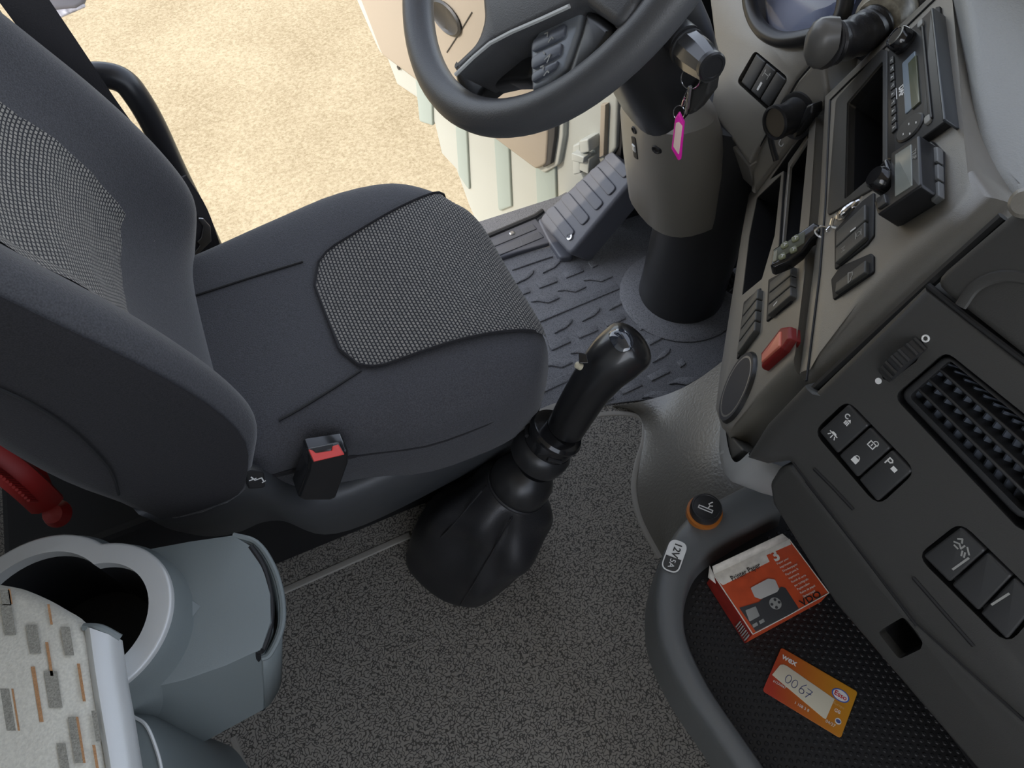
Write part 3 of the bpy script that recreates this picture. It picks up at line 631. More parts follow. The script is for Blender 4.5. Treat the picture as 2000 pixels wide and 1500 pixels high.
def switch_bank(name, label, F, quad, n, off, marks, axis='t', grp=None, hh=.004, sub=None, facemat=BUTTON, px_off=0, base=True, dep=.012):
    """bank of rocker switches cut from one pixel quad; a->b is the short (up) side direction, a->d runs along the bank"""
    c = quadpt(quad, .5, .5); th = thing(name, label, 'switch', F.pw(*c, off), grp)
    for i in range(n):
        t0, t1 = i / n + .012, (i + 1) / n - .012
        q = subq(quad, 0, 1, t0, t1)
        pts = rp(F.P(q, off + hh), .0022)
        b = plate('rocker', F, pts, facemat, th, h=off + hh, depth=dep, r=.0016)
        for mk_ in marks.get(i, []):
            kind, s, t, sc = mk_[:4]
            ctr2 = F.px(*quadpt(quad, s, lerp(t0, t1, t)), off + hh)
            icon(kind, F, ctr2, sc, b, off + hh + .0003)
    return th
def icon(kind, F, at, sc, parent, h):
    L = {'lock': ([arc(0, .45, .42, 0, 180)], [[(-.62, -.75), (.62, -.75), (.62, .4), (-.62, .4)]]),
         'unlock': ([[(-.62, -.75), (.62, -.75), (.62, .3), (-.62, .3), (-.62, -.75)], arc(.35, .55, .42, 0, 180), [(0, -.05), (0, -.4)], [(.77, .55), (.77, .3)]], []),
         'lamp': ([[(-.9, .2), (.9, .2)], [(-.5, -.1), (-.8, -.6)], [(0, -.1), (0, -.8)], [(.5, -.1), (.8, -.6)]], [[(-.7, .2), (.7, .2), (.35, .6), (-.35, .6)]]),
         'night': ([[(-.3 + .3 * i, -.2 - .25 * j), (-.2 + .3 * i, -.28 - .25 * j)] for i in range(3) for j in range(3)] + [arc(-.55, .55, .4, 60, 320)], [[(-.2, 0), (.6, 0), (.2, .5)]]),
         'park': ([[(-.9, -.2), (-.9, .9)], [(-.9, .9), (-.4, .9), (-.2, .65), (-.4, .35), (-.9, .35)]], [[(.2, -.3), (1.0, -.3), (1.0, .4), (.2, .4)]]),
         'heat': ([[(-1, .5), (-.7, .9), (-.4, .5)], [(-1, -.1), (-.5, .2), (0, -.1), (0, .5)], [(.3, .6), (1.0, .1)], [(.3, -.2), (.6, -.7)], [(.6, -.1), (.9, -.6)], [(-.7, -.4), (-.2, -.4)]], []),
         'bar': ([[(0, -1), (0, 1)]], []),
         'gear': ([arc(0, 0, .55, 0, 360, 12), [(-.9, .7), (.9, .7)], [(-.9, -.7), (.9, -.7)]], []),
         'axle': ([[(-.8, .7), (-.8, -.7)], [(.8, .7), (.8, -.7)], [(-.8, 0), (.8, 0)], [(-1, .4), (-.6, .4)], [(.6, .4), (1, .4)]], []),
         'slot': ([], [[(-.25, -.8), (.25, -.8), (.25, .8), (-.25, .8)]]),
         'car': ([[(-1, -.3), (1, -.3), (.7, .2), (.3, .2), (0, .5), (-.6, .5), (-1, -.3)]], [])}[kind]
    strokes('switch_mark', F, L[0], at, sc, DIMW if kind in ('heat', 'gear', 'axle', 'car', 'bar') else WHITE, parent, w=.2, h=h, fills=L[1])
switch_bank('switch_bank', 'bank of three switches with padlock, lamp and P symbols under the thumbwheel', CF, [(1598, 841), (1653, 790), (1782, 921), (1715, 979)][0:1] + [(1655, 788), (1782, 922), (1714, 982)], 3, 0,
            {0: [('lamp', .22, .42, .0042), ('night', .72, .42, .0046)], 1: [('lock', .25, .5, .0042), ('unlock', .78, .5, .0042)], 2: [('park', .74, .4, .0052)]}, hh=.002)
switch_bank('switch_bank', 'bank of black switches with seat heating symbol at the right picture edge', CF, [(1800, 1084), (1874, 1028), (2030, 1176), (1968, 1252)], 3, 0,
            {0: [('heat', .70, .5, .0060), ('bar', .45, .82, .0075)], 2: [('bar', .5, .14, .0075)]}, hh=.002)
# thumbwheel with its dot and ring marks
tw = thing('vent_thumbwheel', 'black ribbed thumbwheel between white dot and white ring beside the air vent', 'thumbwheel', CF.pw(1764, 704))
tc = CF.w(*CF.px(1764, 703), -.012)
axd = (CF.pw(1800, 672) - CF.pw(1728, 738)).normalized(); wax = axd.cross(CF.n).normalized()
vs, fs = g_lathe([(.012, -.006), (.0215, -.0055), (.0215, .0055), (.012, .006)], tc, wax, 30)
mk('wheel_disc', vs, fs, BLACK, tw)
for k in range(9):
    a = math.radians(20 + 17.5 * k); p = tc + (axd * math.cos(a) + CF.n * math.sin(a)) * .0218
    tube('grip_rib', [p - wax * .0054, p + wax * .0054], .0017, BUTTON if k != 8 else WHITE, tw, 6)
F = CF
lathe('dot_mark', [(.0005, .0006), (.0024, .0006), (.0024, 0)], CF.pw(1716, 744), CF.n, WHITE, db, 20)
c = CF.px(1808, 661); tube('ring_mark', [CF.w(c[0] + .0022 * math.cos(t * math.pi / 10), c[1] + .0022 * math.sin(t * math.pi / 10), .0003) for t in range(20)], .0007, WHITE, db, 6, True)
# air vent
av = thing('air_vent', 'black rectangular air vent with slats and vanes on the passenger side of the dashboard', 'air vent', CF.pw(1900, 850))
recess('vent_box', CF, vent_o, .06, HOLE, av, top=-.001)
vq = [(1752, 772), (1846, 692), (2080, 882), (2000, 1030)]
fo = rp(CF.P(vq), .008); fin = rp(CF.P(subq(vq, .10, .97, .045, .97)), .004)
plate('vent_frame', CF, fo, BLACK, av, h=-.002, depth=.02, r=.002, holes=[fin], hole_wall=.008)
for s in (.30, .52, .75):
    q = subq(vq, s - .025, s + .025, .03, .98); plate('slat', CF, CF.P(q, -.004), BLACK, av, h=-.004, depth=.018, r=.001)
VANE = mat('vent_vane', (.10, .115, .14), .3)
for i in range(11):
    t = .11 + i * .082
    a, b = quadpt(vq, .06, t), quadpt(vq, .97, t)
    p, q = CF.pw(*a, -.024), CF.pw(*b, -.024); e = (q - p).normalized(); w_ = (CF.n * .8 + CF.d * -.6).normalized()
    cc = (p + q) / 2; vs, fs = g_box(cc, e * ((q - p).length / 2), w_ * .010, e.cross(w_) * .0008); mk('vane', vs, fs, VANE, av, smooth=False)

# ---- radio
rd = thing('car_radio', 'black car radio with display strip, round arrow pad and knob high on the centre console', 'radio', BF.pw(1785, 170))
ro = rp(BF.P([(1733, 100), (1822, 14), (1850, 234), (1800, 270), (1748, 312), (1731, 312)], .008), .002)
plate('radio_face', BF, ro, BLACK, rd, h=.008, depth=.02, r=.002)
plate('slot_lip', BF, rp(BF.P([(1816, 17), (1822, 14), (1846, 232), (1840, 236)], .016), .001), mat('lip_plastic', (.05, .055, .06), .28), rd, h=.016, depth=.016, r=.0012)
plate('disc_slot', BF, rp(BF.P([(1826, 14), (1835, 12), (1858, 222), (1851, 232)], .003), .001), HOLE, rd, h=.003, depth=.006, r=.0005)
plate('door_strip', BF, rp(BF.P([(1798, 50), (1802, 48), (1820, 228), (1812, 234)], .010), .001), BUTTON, rd, h=.010, depth=.004, r=.0008)
SCRM = mat('lcd_olive', (.11, .12, .08), .12, spec=.6)
plate('display_bezel', BF, rp(BF.P([(1761, 124), (1787, 98), (1796, 196), (1767, 224)], .009), .002), mat('bezel_blue', (.22, .27, .32), .2, spec=.6), rd, h=.009, depth=.003, r=.0008)
plate('display', BF, rp(BF.P([(1773, 124), (1789, 106), (1796, 198), (1780, 213)], .0098), .001), SCRM, rd, h=.0098, depth=.002, r=.0004)
bq = [(1737, 112), (1745, 107), (1751, 252), (1741, 262)]
for i in range(9):
    q = subq(bq, 0, 1, i / 9 + .01, (i + 1) / 9 - .01)
    b = plate('preset_button', BF, rp(BF.P(q, .0095), .0008), BUTTON, rd, h=.0098, depth=.003, r=.0006)
    c = BF.px(*quadpt(q, .5, .5), .0098)
    strokes('preset_mark', BF, [[(-.5, .5), (.4, .5), (.4, -.5)]] if i % 2 else [[(-.4, -.5), (0, .5), (.4, -.5)]], c, .0022, WHITE, b, w=.3, h=.0101)
lathe('arrow_pad', [(.0005, .0022), (.013, .0022), (.0145, .001), (.015, -.001)], BF.pw(1778, 250, .008), BF.n, BUTTON, rd, 28, sx=1.0, sy=1.0)
for x, y in [(1775, 242), (1789, 239), (1764, 262), (1777, 261)]:
    c = BF.px(x, y, .0104); strokes('arrow_mark', BF, [[(-.5, 0), (.5, 0)]], c, .0022, WHITE, rd, w=.5, h=.0104)
kc = BF.pw(1769, 84, .008)
lathe('volume_knob', [(.0125, 0), (.012, .012), (.0105, .0145), (.0085, .0148), (.008, .0142), (.0005, .0142)], kc, BF.n, GLOSS, rd, 28)
for x, y in [(1797, 46), (1811, 233)]:
    c = BF.px(x, y, .01); plate('key_lug', BF, rp([(c[0] - .005, c[1] - .003), (c[0] + .005, c[1] - .003), (c[0] + .005, c[1] + .003), (c[0] - .005, c[1] + .003)], .0025), DIMW, rd, h=.0108, depth=.003, r=.001)
txt('radio_logo', 'DAF', BF, BF.px(1761, 177, .0082), .0085, WHITE, rd, h=.0083, bold=.0004)
c = BF.px(1751, 183, .0082); strokes('logo_line', BF, [[(-1, 0), (1, 0)]], c, .0085, WHITE, rd, w=.12, h=.0083)
# ---- display unit with its base
du = thing('display_unit', 'black boxy display unit with grey screen and side knob below the radio', 'display', BF.pw(1760, 350))
plate('mounting_base', BF, rp(BF.P([(1716, 350), (1745, 440), (1836, 384), (1838, 292), (1818, 272), (1760, 300)], .005), .008), BLACK, du, h=.005, depth=.012, r=.003)
sq = [(1815, 286), (1831, 284), (1834, 384), (1818, 396)]
for i in range(3): plate('base_key', BF, rp(BF.P(subq(sq, 0, 1, i / 3 + .02, (i + 1) / 3 - .02), .010), .001), mat('base_key', (.16, .165, .165), .4) if i == 0 else bpy.data.materials['base_key'], du, h=.010, depth=.006, r=.001)
plate('unit_body', BF, rp(BF.P([(1737, 300), (1795, 262), (1799, 362), (1714, 420), (1705, 394), (1738, 368)], .026), .003), BLACK, du, h=.026, depth=.022, r=.002)
LCD = mat('lcd_grey', (.25, .27, .25), .15, spec=.7)
plate('screen', BF, rp(BF.P([(1747, 302), (1779, 281), (1781, 362), (1747, 384)], .027), .001), LCD, du, h=.0268, depth=.002, r=.0004)
plate('unit_button', BF, rp(BF.P([(1711, 388), (1728, 378), (1732, 396), (1714, 408)], .028), .001), BUTTON, du, h=.0285, depth=.004, r=.0008)
txt('unit_text', 'TRIP', BF, BF.px(1785, 302, .0265), .006, DIMW, du, h=.0266)
kc = BF.pw(1730, 348, .034); kx = (AT(1700, 360, .60) - AT(1730, 348, .61)).normalized()
lathe('knob', [(.011, -.014), (.0105, .006), (.0085, .009), (.0005, .0092)], BF.pw(1722, 352, .026), BF.n, GLOSS, du, 28)
plate('knob_wing', BF, rp(BF.P([(1712, 330), (1730, 306), (1736, 330), (1722, 345)], .03), .003), GLOSS, du, h=.03, depth=.02, r=.002)
# ---- switch banks of the centre console and cockpit
for q in ([(1629, 450), (1683, 392), (1707, 374), (1706, 460), (1692, 478), (1629, 527)], [(1622, 546), (1640, 520), (1700, 494), (1706, 500), (1706, 531), (1626, 586)]):
    plate('switch_frame', BF, rp(BF.P(q, .002), .003), HOLE, db, h=.002, depth=.006, r=.0012)
sm = mat('switch_plastic', (.075, .075, .07), .42)
switch_bank('switch_bank', 'pair of rocker switches under the key chain, left of the display unit', BF, [(1632, 452), (1690, 396), (1690, 464), (1630, 516)], 2, .001,
            {1: [('gear', .78, .45, .0045), ('axle', .28, .55, .003)], 0: [('slot', .6, .93, .004)]}, hh=.005, facemat=sm)
switch_bank('switch', 'single wide rocker switch with truck symbol below the pair', BF, [(1631, 552), (1691, 506), (1690, 532), (1629, 574)], 1, .001, {0: [('car', .5, .5, .006)]}, hh=.005, facemat=sm)
plate('switch_frame', AF, rp(AF.P([(1500, 546), (1548, 520), (1550, 580), (1543, 592), (1496, 628)], .002), .002), HOLE, db, h=.002, depth=.006, r=.001)
switch_bank('switch_bank', 'upper bank of tall rocker switches behind the remote control', AF, [(1503, 550), (1544, 518), (1544, 578), (1498, 618)], 3, .001, {2: [('slot', .35, .5, .005)]}, hh=.006, facemat=sm)
plate('switch_frame', AF, rp(AF.P([(1452, 590), (1484, 562), (1478, 650), (1438, 702)], .002), .002), HOLE, db, h=.002, depth=.006, r=.001)
switch_bank('switch_bank', 'bank of four rocker switches at the left edge, above the round cover', AF, [(1453, 594), (1480, 562), (1473, 646), (1438, 694)], 4, .001, {}, hh=.006, facemat=sm)
hz = thing('hazard_switch', 'red raised hazard light switch on the cockpit panel', 'switch', AF.pw(1512, 680))
plate('red_body', AF, rp(AF.P([(1484, 690), (1524, 638), (1540, 636), (1541, 660), (1527, 682), (1485, 720)], .008), .003), REDD, hz, h=.008, depth=.012, r=.004)
plate('red_lens', AF, rp(AF.P([(1487, 692), (1523, 645), (1522, 676), (1486, 708)], .010), .002), mat('red_lens', (.85, .24, .16), .3), hz, h=.010, depth=.004, r=.0015)
rc = thing('round_cover', 'round blank cover disc at the lower end of the cockpit panel', 'cover', AF.pw(1443, 757))
cc = AF.pw(1443, 757)
lathe('cover_ring', [(.0375, .004), (.0405, .004), (.0425, .001), (.043, -.002)], cc, AF.n, BLACK, rc, 48, xdir=AF.d, sx=1.0, sy=.96)
lathe('cover_disc', [(.038, .0), (.0375, .0034), (.036, .0042), (.030, .0036), (.0005, .0032)], cc, AF.n, DASH_LIT, rc, 48, xdir=AF.d, sx=1.0, sy=.96)
# light knob
lk = thing('rotary_knob', 'black rotary light knob with curved groove above the open slots', 'knob', A2.pw(1560, 235))
kp_ = A2.pw(1557, 226)
lathe('knob_base', [(.030, -.002), (.029, .003), (.026, .004)], kp_, A2.n, BLACK, lk, 32)
kv = (AT(1526, 228, .93) - AT(1557, 226, .955)).normalized()
lathe('knob_grip', [(.024, .002), (.021, .012), (.019, .022), (.0215, .034), (.021, .038), (.018, .0395), (.0175, .037), (.0005, .037)], kp_, A2.n, BLACK, lk, 32)
plate('pointer', A2, rp(A2.P([(1576, 206), (1590, 200), (1588, 222), (1560, 262), (1548, 272)], .014), .003), BLACK, lk, h=.016, depth=.016, r=.004)
tube('knob_groove', catmull([A2.pw(*p, .0005) for p in [(1512, 248), (1504, 262), (1508, 286), (1516, 314)]], 5), [(.0015, .0055)] * 16, BLACK, lk, 8, flat=A2.n)
strokes('lamp_mark', A2, [arc(0, 0, .5, 180, 360, 6), [(-.5, 0), (-.5, .5)], [(.5, 0), (.5, .3)]], A2.px(1526, 280), .007, WHITE, lk, w=.2, h=.0006)
# switch block beside the wheel
sb = switch_bank('switch_bank', 'glossy three-switch block right of the indicator stalk', HF, [(1446, 160), (1476, 104), (1536, 156), (1502, 210)], 3, 0, {1: [('axle', .72, .5, .006), ('slot', .3, .5, .007)]}, hh=.002)
recess('switch_recess', HF, hl, .015, HOLE, db, top=-.001)
# instrument cluster
ic = thing('instrument_cluster', 'round-cornered instrument cluster with clear lens behind the lever', 'instrument cluster', HF.pw(1540, 20))
IF_ = HF
ring = catmull([V((*HF.px(x, y, .004), 0)) for x, y in [(1476, -60), (1466, -10), (1474, 32), (1492, 60), (1520, 76), (1550, 78), (1590, 70), (1630, 55), (1650, 20), (1660, -60)]], 5)
tube('cluster_bezel', [HF.w(p.x, p.y, .006) for p in ring], .010, BLACK, ic, 12)
inner_pts = [(p.x, p.y) for p in ring]
plate('cluster_floor', HF, inner_pts, mat('cluster_dark', (.02, .021, .03), .25), ic, h=-.05, depth=.01, r=.001)
lathe('dial_ring', [(.060, .012), (.064, .014), (.068, .010), (.07, -.004)], HF.pw(1608, -16, -.045), HF.n, mat('dial_blue', (.12, .14, .22), .25), ic, 48)
lathe('dial_face', [(.0005, .001), (.060, .001), (.060, 0)], HF.pw(1608, -16, -.045), HF.n, BLACK, ic, 48)
plate('cluster_lens', HF, inset(inner_pts if area(inner_pts) > 0 else inner_pts[::-1], .004), glass_mat('lens_clear', (.9, .92, 1), .02), ic, h=.002, depth=.002, r=.0005)
# brake lever
lv = thing('brake_lever', 'stubby lever with worn leather-wrapped grip and grey cap beside the radio', 'lever', AT(1730, 60, .80))
q0, q1, q2, q3 = AT(1716, 42, .80), AT(1650, 80, .795), AT(1612, 84, .79), AT(1578, 86, .793)
path = catmull([q0, AT(1690, 62, .798), q1, AT(1622, 84, .792), q2], 5)
rr = [interp(i / (len(path) - 1), [(0, .020), (.25, .0225), (.5, .0205), (.75, .0235), (1, .0265)]) * (1 + .05 * math.sin(i * 2.1)) for i in range(len(path))]
tube('leather_grip', path, rr, LEATHER, lv, 20)
ca = (q3 - q2).normalized()
lathe('grip_cap', [(.0245, -.012), (.0255, 0), (.025, .006), (.021, .013), (.012, .018), (.0005, .0195)], q2 + ca * .002, ca, mat('lever_cap', (.13, .125, .115), .32), lv, 28, xdir=(0, 0, 1), sx=1.1, sy=.8)
mn = JF.n
lathe('lever_mount', [(.062, -.02), (.058, .004), (.050, .012), (.036, .016), (.034, .006), (.0005, .006)], JF.pw(1745, 22, .0), JF.n, BLACK, lv, 40)
lathe('mount_collar', [(.030, -.03), (.030, .0), (.024, .012)], AT(1722, 36, .805), (q0 - AT(1740, 25, .82)), mat('collar_worn', (.30, .27, .21), .35, var=.5, gscale=120), lv, 28)

# ---- remote control on a key chain
rm = thing('remote_control', 'black remote control with four olive buttons dangling on a chain across the console', 'remote control', AF.pw(1545, 490, .03))
RF = fr3(AT(1508, 488, .742), AT(1580, 444, .735), AT(1504, 524, .735), (1, -1, 0))
fo_ = [(1509, 486), (1574, 444), (1590, 432), (1601, 438), (1604, 452), (1585, 466), (1568, 490), (1545, 508), (1512, 522), (1504, 518)]
plate('remote_body', RF, rp(RF.P(fo_), .004), GLOSS, rm, h=0, depth=.016, r=.003)
OLV = mat('remote_face', (.10, .105, .07), .35)
plate('face_panel', RF, rp(RF.P([(1511, 488), (1573, 449), (1571, 474), (1508, 514)], .001), .002), OLV, rm, h=.0008, depth=.002, r=.0005)
OB = mat('remote_button', (.20, .21, .12), .3)
for x, y in [(1554, 465), (1533, 478), (1550, 487), (1528, 500)]:
    q = [(x - 9, y - 1), (x + 5, y - 10), (x + 8, y + 2), (x - 7, y + 9)]
    b = plate('remote_button', RF, rp(RF.P(q, .002), .003), OB, rm, h=.0024, depth=.002, r=.001)
    c = RF.px(x, y, .0024); strokes('button_mark', RF, [[(-.5, .5), (.5, .5)], [(0, .5), (0, -.5)]], c, .003, WHITE, b, w=.25, h=.0027)
plate('face_label', RF, rp(RF.P([(1511, 492), (1519, 486), (1516, 508), (1509, 512)], .0015), .001), mat('label_grey', (.3, .29, .22), .5), rm, h=.0014, depth=.001, r=.0003)
kc_ = thing('key_chain', 'short chrome chain with clasp from the remote control up to the display unit', 'chain', AT(1640, 430, .70))
def loop(pts3, r=.0011, n='chain_link'): return tube(n, catmull(pts3, 6, True), r, CHROME, kc_, 6, True)
loop([AT(1592, 452, .725), AT(1602, 443, .722), AT(1615, 445, .72), (AT(1621, 456, .72)), AT(1612, 463, .722), AT(1600, 462, .725)])
loop([AT(1614, 450, .715), AT(1622, 442, .715), AT(1626, 446, .715), AT(1618, 453, .715)], .0009)
loop([AT(1624, 440, .708), AT(1630, 424, .706), AT(1646, 420, .704), AT(1644, 434, .704), AT(1634, 444, .706)], .0018)
loop([AT(1636, 428, .70), AT(1640, 414, .70), AT(1654, 410, .698), AT(1650, 424, .698)], .0016)
tube('clasp', catmull([AT(1642, 420, .696), AT(1652, 410, .694), AT(1664, 400, .692), AT(1674, 394, .692)], 4), [.0022, .003, .0034, .0036, .0038, .0036, .0034, .003, .003, .0028, .0024, .002, .0018], CHROME, kc_, 10)
loop([AT(1664, 404, .69), AT(1672, 394, .69), AT(1684, 392, .69), AT(1686, 400, .69), AT(1674, 406, .69)], .0016)
tube('split_ring', catmull([AT(1680, 402, .688), AT(1684, 384, .688), AT(1694, 376, .686), AT(1704, 380, .684), AT(1704, 396, .684), AT(1694, 405, .686)], 6, True), .0012, STEEL, kc_, 6, True)

# ================================================================ TRAY
tr = thing('storage_tray', 'grey-rimmed open storage tray with dimpled black liner under the dashboard', 'tray', Z(1450, 1300, .23))
TZ = .248
to = [(1478, 935), (1405, 972), (1352, 1002), (1313, 1048), (1290, 1105), (1280, 1170), (1290, 1250), (1335, 1345), (1400, 1440), (1445, 1510), (1520, 1640)]
ti = [(1530, 1000), (1470, 1030), (1412, 1065), (1368, 1100), (1347, 1140), (1338, 1190), (1344, 1250), (1386, 1340), (1450, 1435), (1502, 1510), (1580, 1640)]
oz = [Z(x, y, .280) for x, y in to]; iz = [Z(x, y, .280) for x, y in ti]
oz = catmull(oz, 4); iz = catmull(iz, 4); rows = []
for f_, zz in ((-.04, .19), (-.03, .255), (0, .272), (.12, .280), (.5, .283), (.86, .281), (.97, .276), (1.02, .262), (1.10, TZ - .001)):
    rows.append([V((*(a + (b - a) * f_).to_2d(), zz)) for a, b in zip(oz, iz)])
loft('tray_rim', rows, RIM if False else mat('tray_rim', (.115, .12, .12), .42, grain=.25, gscale=1200), tr, sharp=60)
lin_o = [(p.x, p.y) for p in [a + (b - a) * 1.02 for a, b in zip(oz, iz)]] + [(.26, -.35), (.62, -.35), (.62, .30)]
TFR = Fr((0, 0, TZ), (0, 0, 1), (1, 0, 0))
plate('tray_liner', TFR, lin_o, HOLE, tr, h=0, depth=.006, r=.001)
LIN = mat('liner_rubber', (.02, .02, .021), .42)
from mathutils.geometry import intersect_point_tri_2d
def inpoly(x, y, P):
    c = False
    for (x0, y0), (x1, y1) in zip(P, P[1:] + P[:1]):
        if (y0 > y) != (y1 > y) and x < (x1 - x0) * (y - y0) / (y1 - y0) + x0: c = not c
    return c
lin_i = [(p.x, p.y) for p in [a + (b - a) * 1.25 for a, b in zip(oz, iz)]] + [(.27, -.2), (.46, -.2), (.46, .24)]
vs, fs = [], []
P_ = .0078
for i in range(60):
    for j in range(90):
        x, y = .22 + i * P_ * .86, -.2 + (j + .5 * (i % 2)) * P_
        if not inpoly(x, y, lin_i): continue
        b = len(vs)
        for rr_, hh_ in ((.0026, 0), (.0016, .0011)):
            vs += [V((x + rr_ * math.cos(k * math.pi / 3), y + rr_ * math.sin(k * math.pi / 3), TZ + hh_)) for k in range(6)]
        fs += [(b + k, b + (k + 1) % 6, b + 6 + (k + 1) % 6, b + 6 + k) for k in range(6)] + [tuple(range(b + 6, b + 12))]
o = mk('liner_dimples', vs, fs, LIN, tr, smooth=False); o['kind'] = 'stuff'
slab('tray_stand', (.42, .02, .1), (.12, 0, 0), (0, .2, 0), (0, 0, .10), HOLE, parent=tr)
# 12 V sticker on the rim
def rimp(x, y, o=.0): return Z(x, y, .2835 + o)
SFR = Fr(Z(1317, 1086, .2845), (-.12, .05, 1), Z(1308, 1112, .2845) - Z(1327, 1060, .2845))
L_ = (Z(1308, 1112, .2845) - Z(1327, 1060, .2845)).length / 2
st = plate('socket_sticker', SFR, rp([(-L_ - .002, -.0105), (L_ + .002, -.0105), (L_ + .002, .0105), (-L_ - .002, .0105)], .0095, 8), WHITE, tr, h=.0004, depth=.0006, r=.0002)
plate('sticker_dark', SFR, rp([(.002, -.009), (L_ + .0005, -.009), (L_ + .0005, .009), (.002, .009)], [0, .008, .008, 0], 6), DASHD, st, h=.0008, depth=.0005, r=.0001)
txt('sticker_text', '12V', SFR, (-.0075, 0), .0115, BLACK, st, h=.0006, bold=.0002)
txt('sticker_text', '5A', SFR, (.0095, 0), .0095, WHITE, st, h=.001)
lg = thing('lighter_socket', 'round black cigarette lighter plug with amber collar in the tray rim', 'lighter', Z(1376, 1004, .282))
LP = Z(1374, 1004, .281)
lathe('amber_collar', [(.021, 0), (.021, .008), (.018, .009)], LP, (0, 0, 1), mat('amber_ring', (.40, .13, .02), .3), lg, 32)
lathe('lighter_knob', [(.018, .006), (.0185, .018), (.017, .021), (.0155, .021), (.015, .0203), (.0005, .0203)], LP, (0, 0, 1), BLACK, lg, 32)
LFr = Fr(LP, (0, 0, 1), _lf * -1 if False else (.2, -1, 0))
strokes('lighter_mark', Fr(LP, (0, 0, 1), Z(1394, 1000, .28) - Z(1370, 990, .28)), [[(-.9, -.5), (.8, -.5), (.8, -.15), (-.9, -.15), (-.9, -.5)], [(.2, .0), (.35, .3), (.1, .5), (.45, .9)], [(.35, .3), (.6, .4)]], (0, 0), .0095, WHITE, lg, w=.14, h=.0206)

# ---- paper box
bx = thing('paper_box', 'worn orange-red cardboard box of printer paper lying in the tray', 'box', Z(1500, 1150, TZ))
ORG = mat('box_red', (.56, .075, .02), .55, var=.12, gscale=60); BRN = mat('box_dark_red', (.30, .02, .012), .6, var=.2, gscale=80)
CARD = mat('box_white', (.66, .62, .55), .6, var=.12, gscale=120)
PZ = TZ + .033
PB = Fr(Z(1470, 1238, PZ), (0, 0, 1), Z(1619, 1158, PZ) - Z(1470, 1238, PZ))
cs = [(1394, 1121), (1541, 1053), (1619, 1158), (1470, 1239)]
top = PB.P(cs)
vsb = [PB.w(x, y, 0) for x, y in top]; bot = [V((*(p + (p - sum(vsb, V()) / 4) * .02).to_2d(), TZ + .001)) for p in vsb]
vs = vsb + bot
mk('box_shell', vs, [(0, 1, 2, 3), (4, 7, 6, 5), (2, 3, 7, 6), (0, 1, 5, 4), (1, 2, 6, 5)], ORG, bx, smooth=False)
mk('box_side', [v + (v - sum(vsb, V()) / 4) * .004 for v in (vsb[0], vsb[3], bot[3], bot[0])], [(0, 1, 2, 3)], BRN, bx, smooth=False, solid=.0006)
def pb(pts, h=.0004): return rp(PB.P(pts, h), 0)
plate('white_band', PB, pb([(1394, 1121), (1541, 1053), (1545, 1063), (1497, 1084), (1503, 1097), (1412, 1143), (1406, 1138)]), CARD, bx, h=.0005, depth=.0005, r=.0001)
fl = [PB.pw(*p, 0) for p in [(1394, 1121), (1541, 1053)]]
rows = [[fl[0].lerp(fl[1], t) for t in (0, .33, .66, 1)], [PB.pw(lerp(1391, 1528, t), lerp(1106, 1042, t), .010 + .004 * math.sin(t * 7)) for t in (0, .33, .66, 1)]]
loft('top_flap', rows, CARD, bx, solid=.0006, smooth=True)
rows = [[fl[0], PB.pw(1398, 1140, 0)], [PB.pw(1386, 1104, .004), PB.pw(1383, 1128, -.004)]]
loft('side_flap', rows, CARD, bx, solid=.0006)
tube('worn_edge', [PB.pw(*p, .0002) for p in [(1395, 1124), (1412, 1150), (1440, 1192), (1470, 1238)]], .0007, CARD, bx, 6)
tube('worn_edge', [PB.pw(*p, .0002) for p in [(1470, 1239), (1540, 1202), (1619, 1158)]], .0006, CARD, bx, 6)
tube('worn_edge', [PB.pw(*p, .0002) for p in [(1541, 1053), (1580, 1105), (1619, 1158)]], .0006, CARD, bx, 6)
ang = 0
def tdir(a, b):
    p, q = V(PB.px(*a)), V(PB.px(*b)); return math.atan2(q.y - p.y, q.x - p.x)
ta = tdir((1412, 1143), (1503, 1097))
txt('box_text', 'Printer Paper', PB, PB.px(1456, 1118), .0088, BLACK, bx, rot=ta, h=.0012, bold=.00005, sx=.82)
txt('box_text', 'VDO', PB, PB.px(1583, 1170), .0100, BLACK, bx, rot=ta, h=.0008, bold=.0001, sx=1.25)
txt('box_text', '3', PB, PB.px(1514, 1086), .018, CARD, bx, rot=ta, h=.0007, bold=.0006)
words_ = ['Papier pour', 'imprimante', 'Druckerpapier', 'Papel para la', 'impresora', 'Rotoli di carta', 'per tachigrafo', 'Papierrollen', 'Rolos de papel', 'Skriverpapir']
for i, w_ in enumerate(words_):
    t = i / 9
    txt('box_print', w_, PB, PB.px(lerp(1517, 1568, t), lerp(1102, 1166, t)), .0034, CARD, bx, rot=ta, h=.0007, align='LEFT')
dg = mat('print_dark', (.05, .05, .052), .5)
pic = plate('printer_picture', PB, pb([(1444, 1187), (1482, 1176), (1488, 1170), (1526, 1146), (1534, 1148), (1560, 1188), (1548, 1198), (1476, 1233)], .0006), dg, bx, h=.0006, depth=.0004, r=.0001)
plate('picture_paper', PB, rp(PB.P([(1466, 1148), (1500, 1130), (1514, 1132), (1522, 1150), (1518, 1156), (1486, 1170), (1474, 1166)], .001), .002), mat('print_pale', (.5, .48, .45), .6), pic, h=.0011, depth=.0005, r=.0001)
plate('picture_screen', PB, rp(PB.P([(1456, 1192), (1476, 1184), (1484, 1203), (1464, 1214)], .001), .001), DIMW, pic, h=.0011, depth=.0005, r=.0001)
lathe('picture_pad', [(.0005, .0012), (.0066, .0012), (.0066, .0006)], PB.pw(1514, 1179), (0, 0, 1), DIMW, pic, 20)
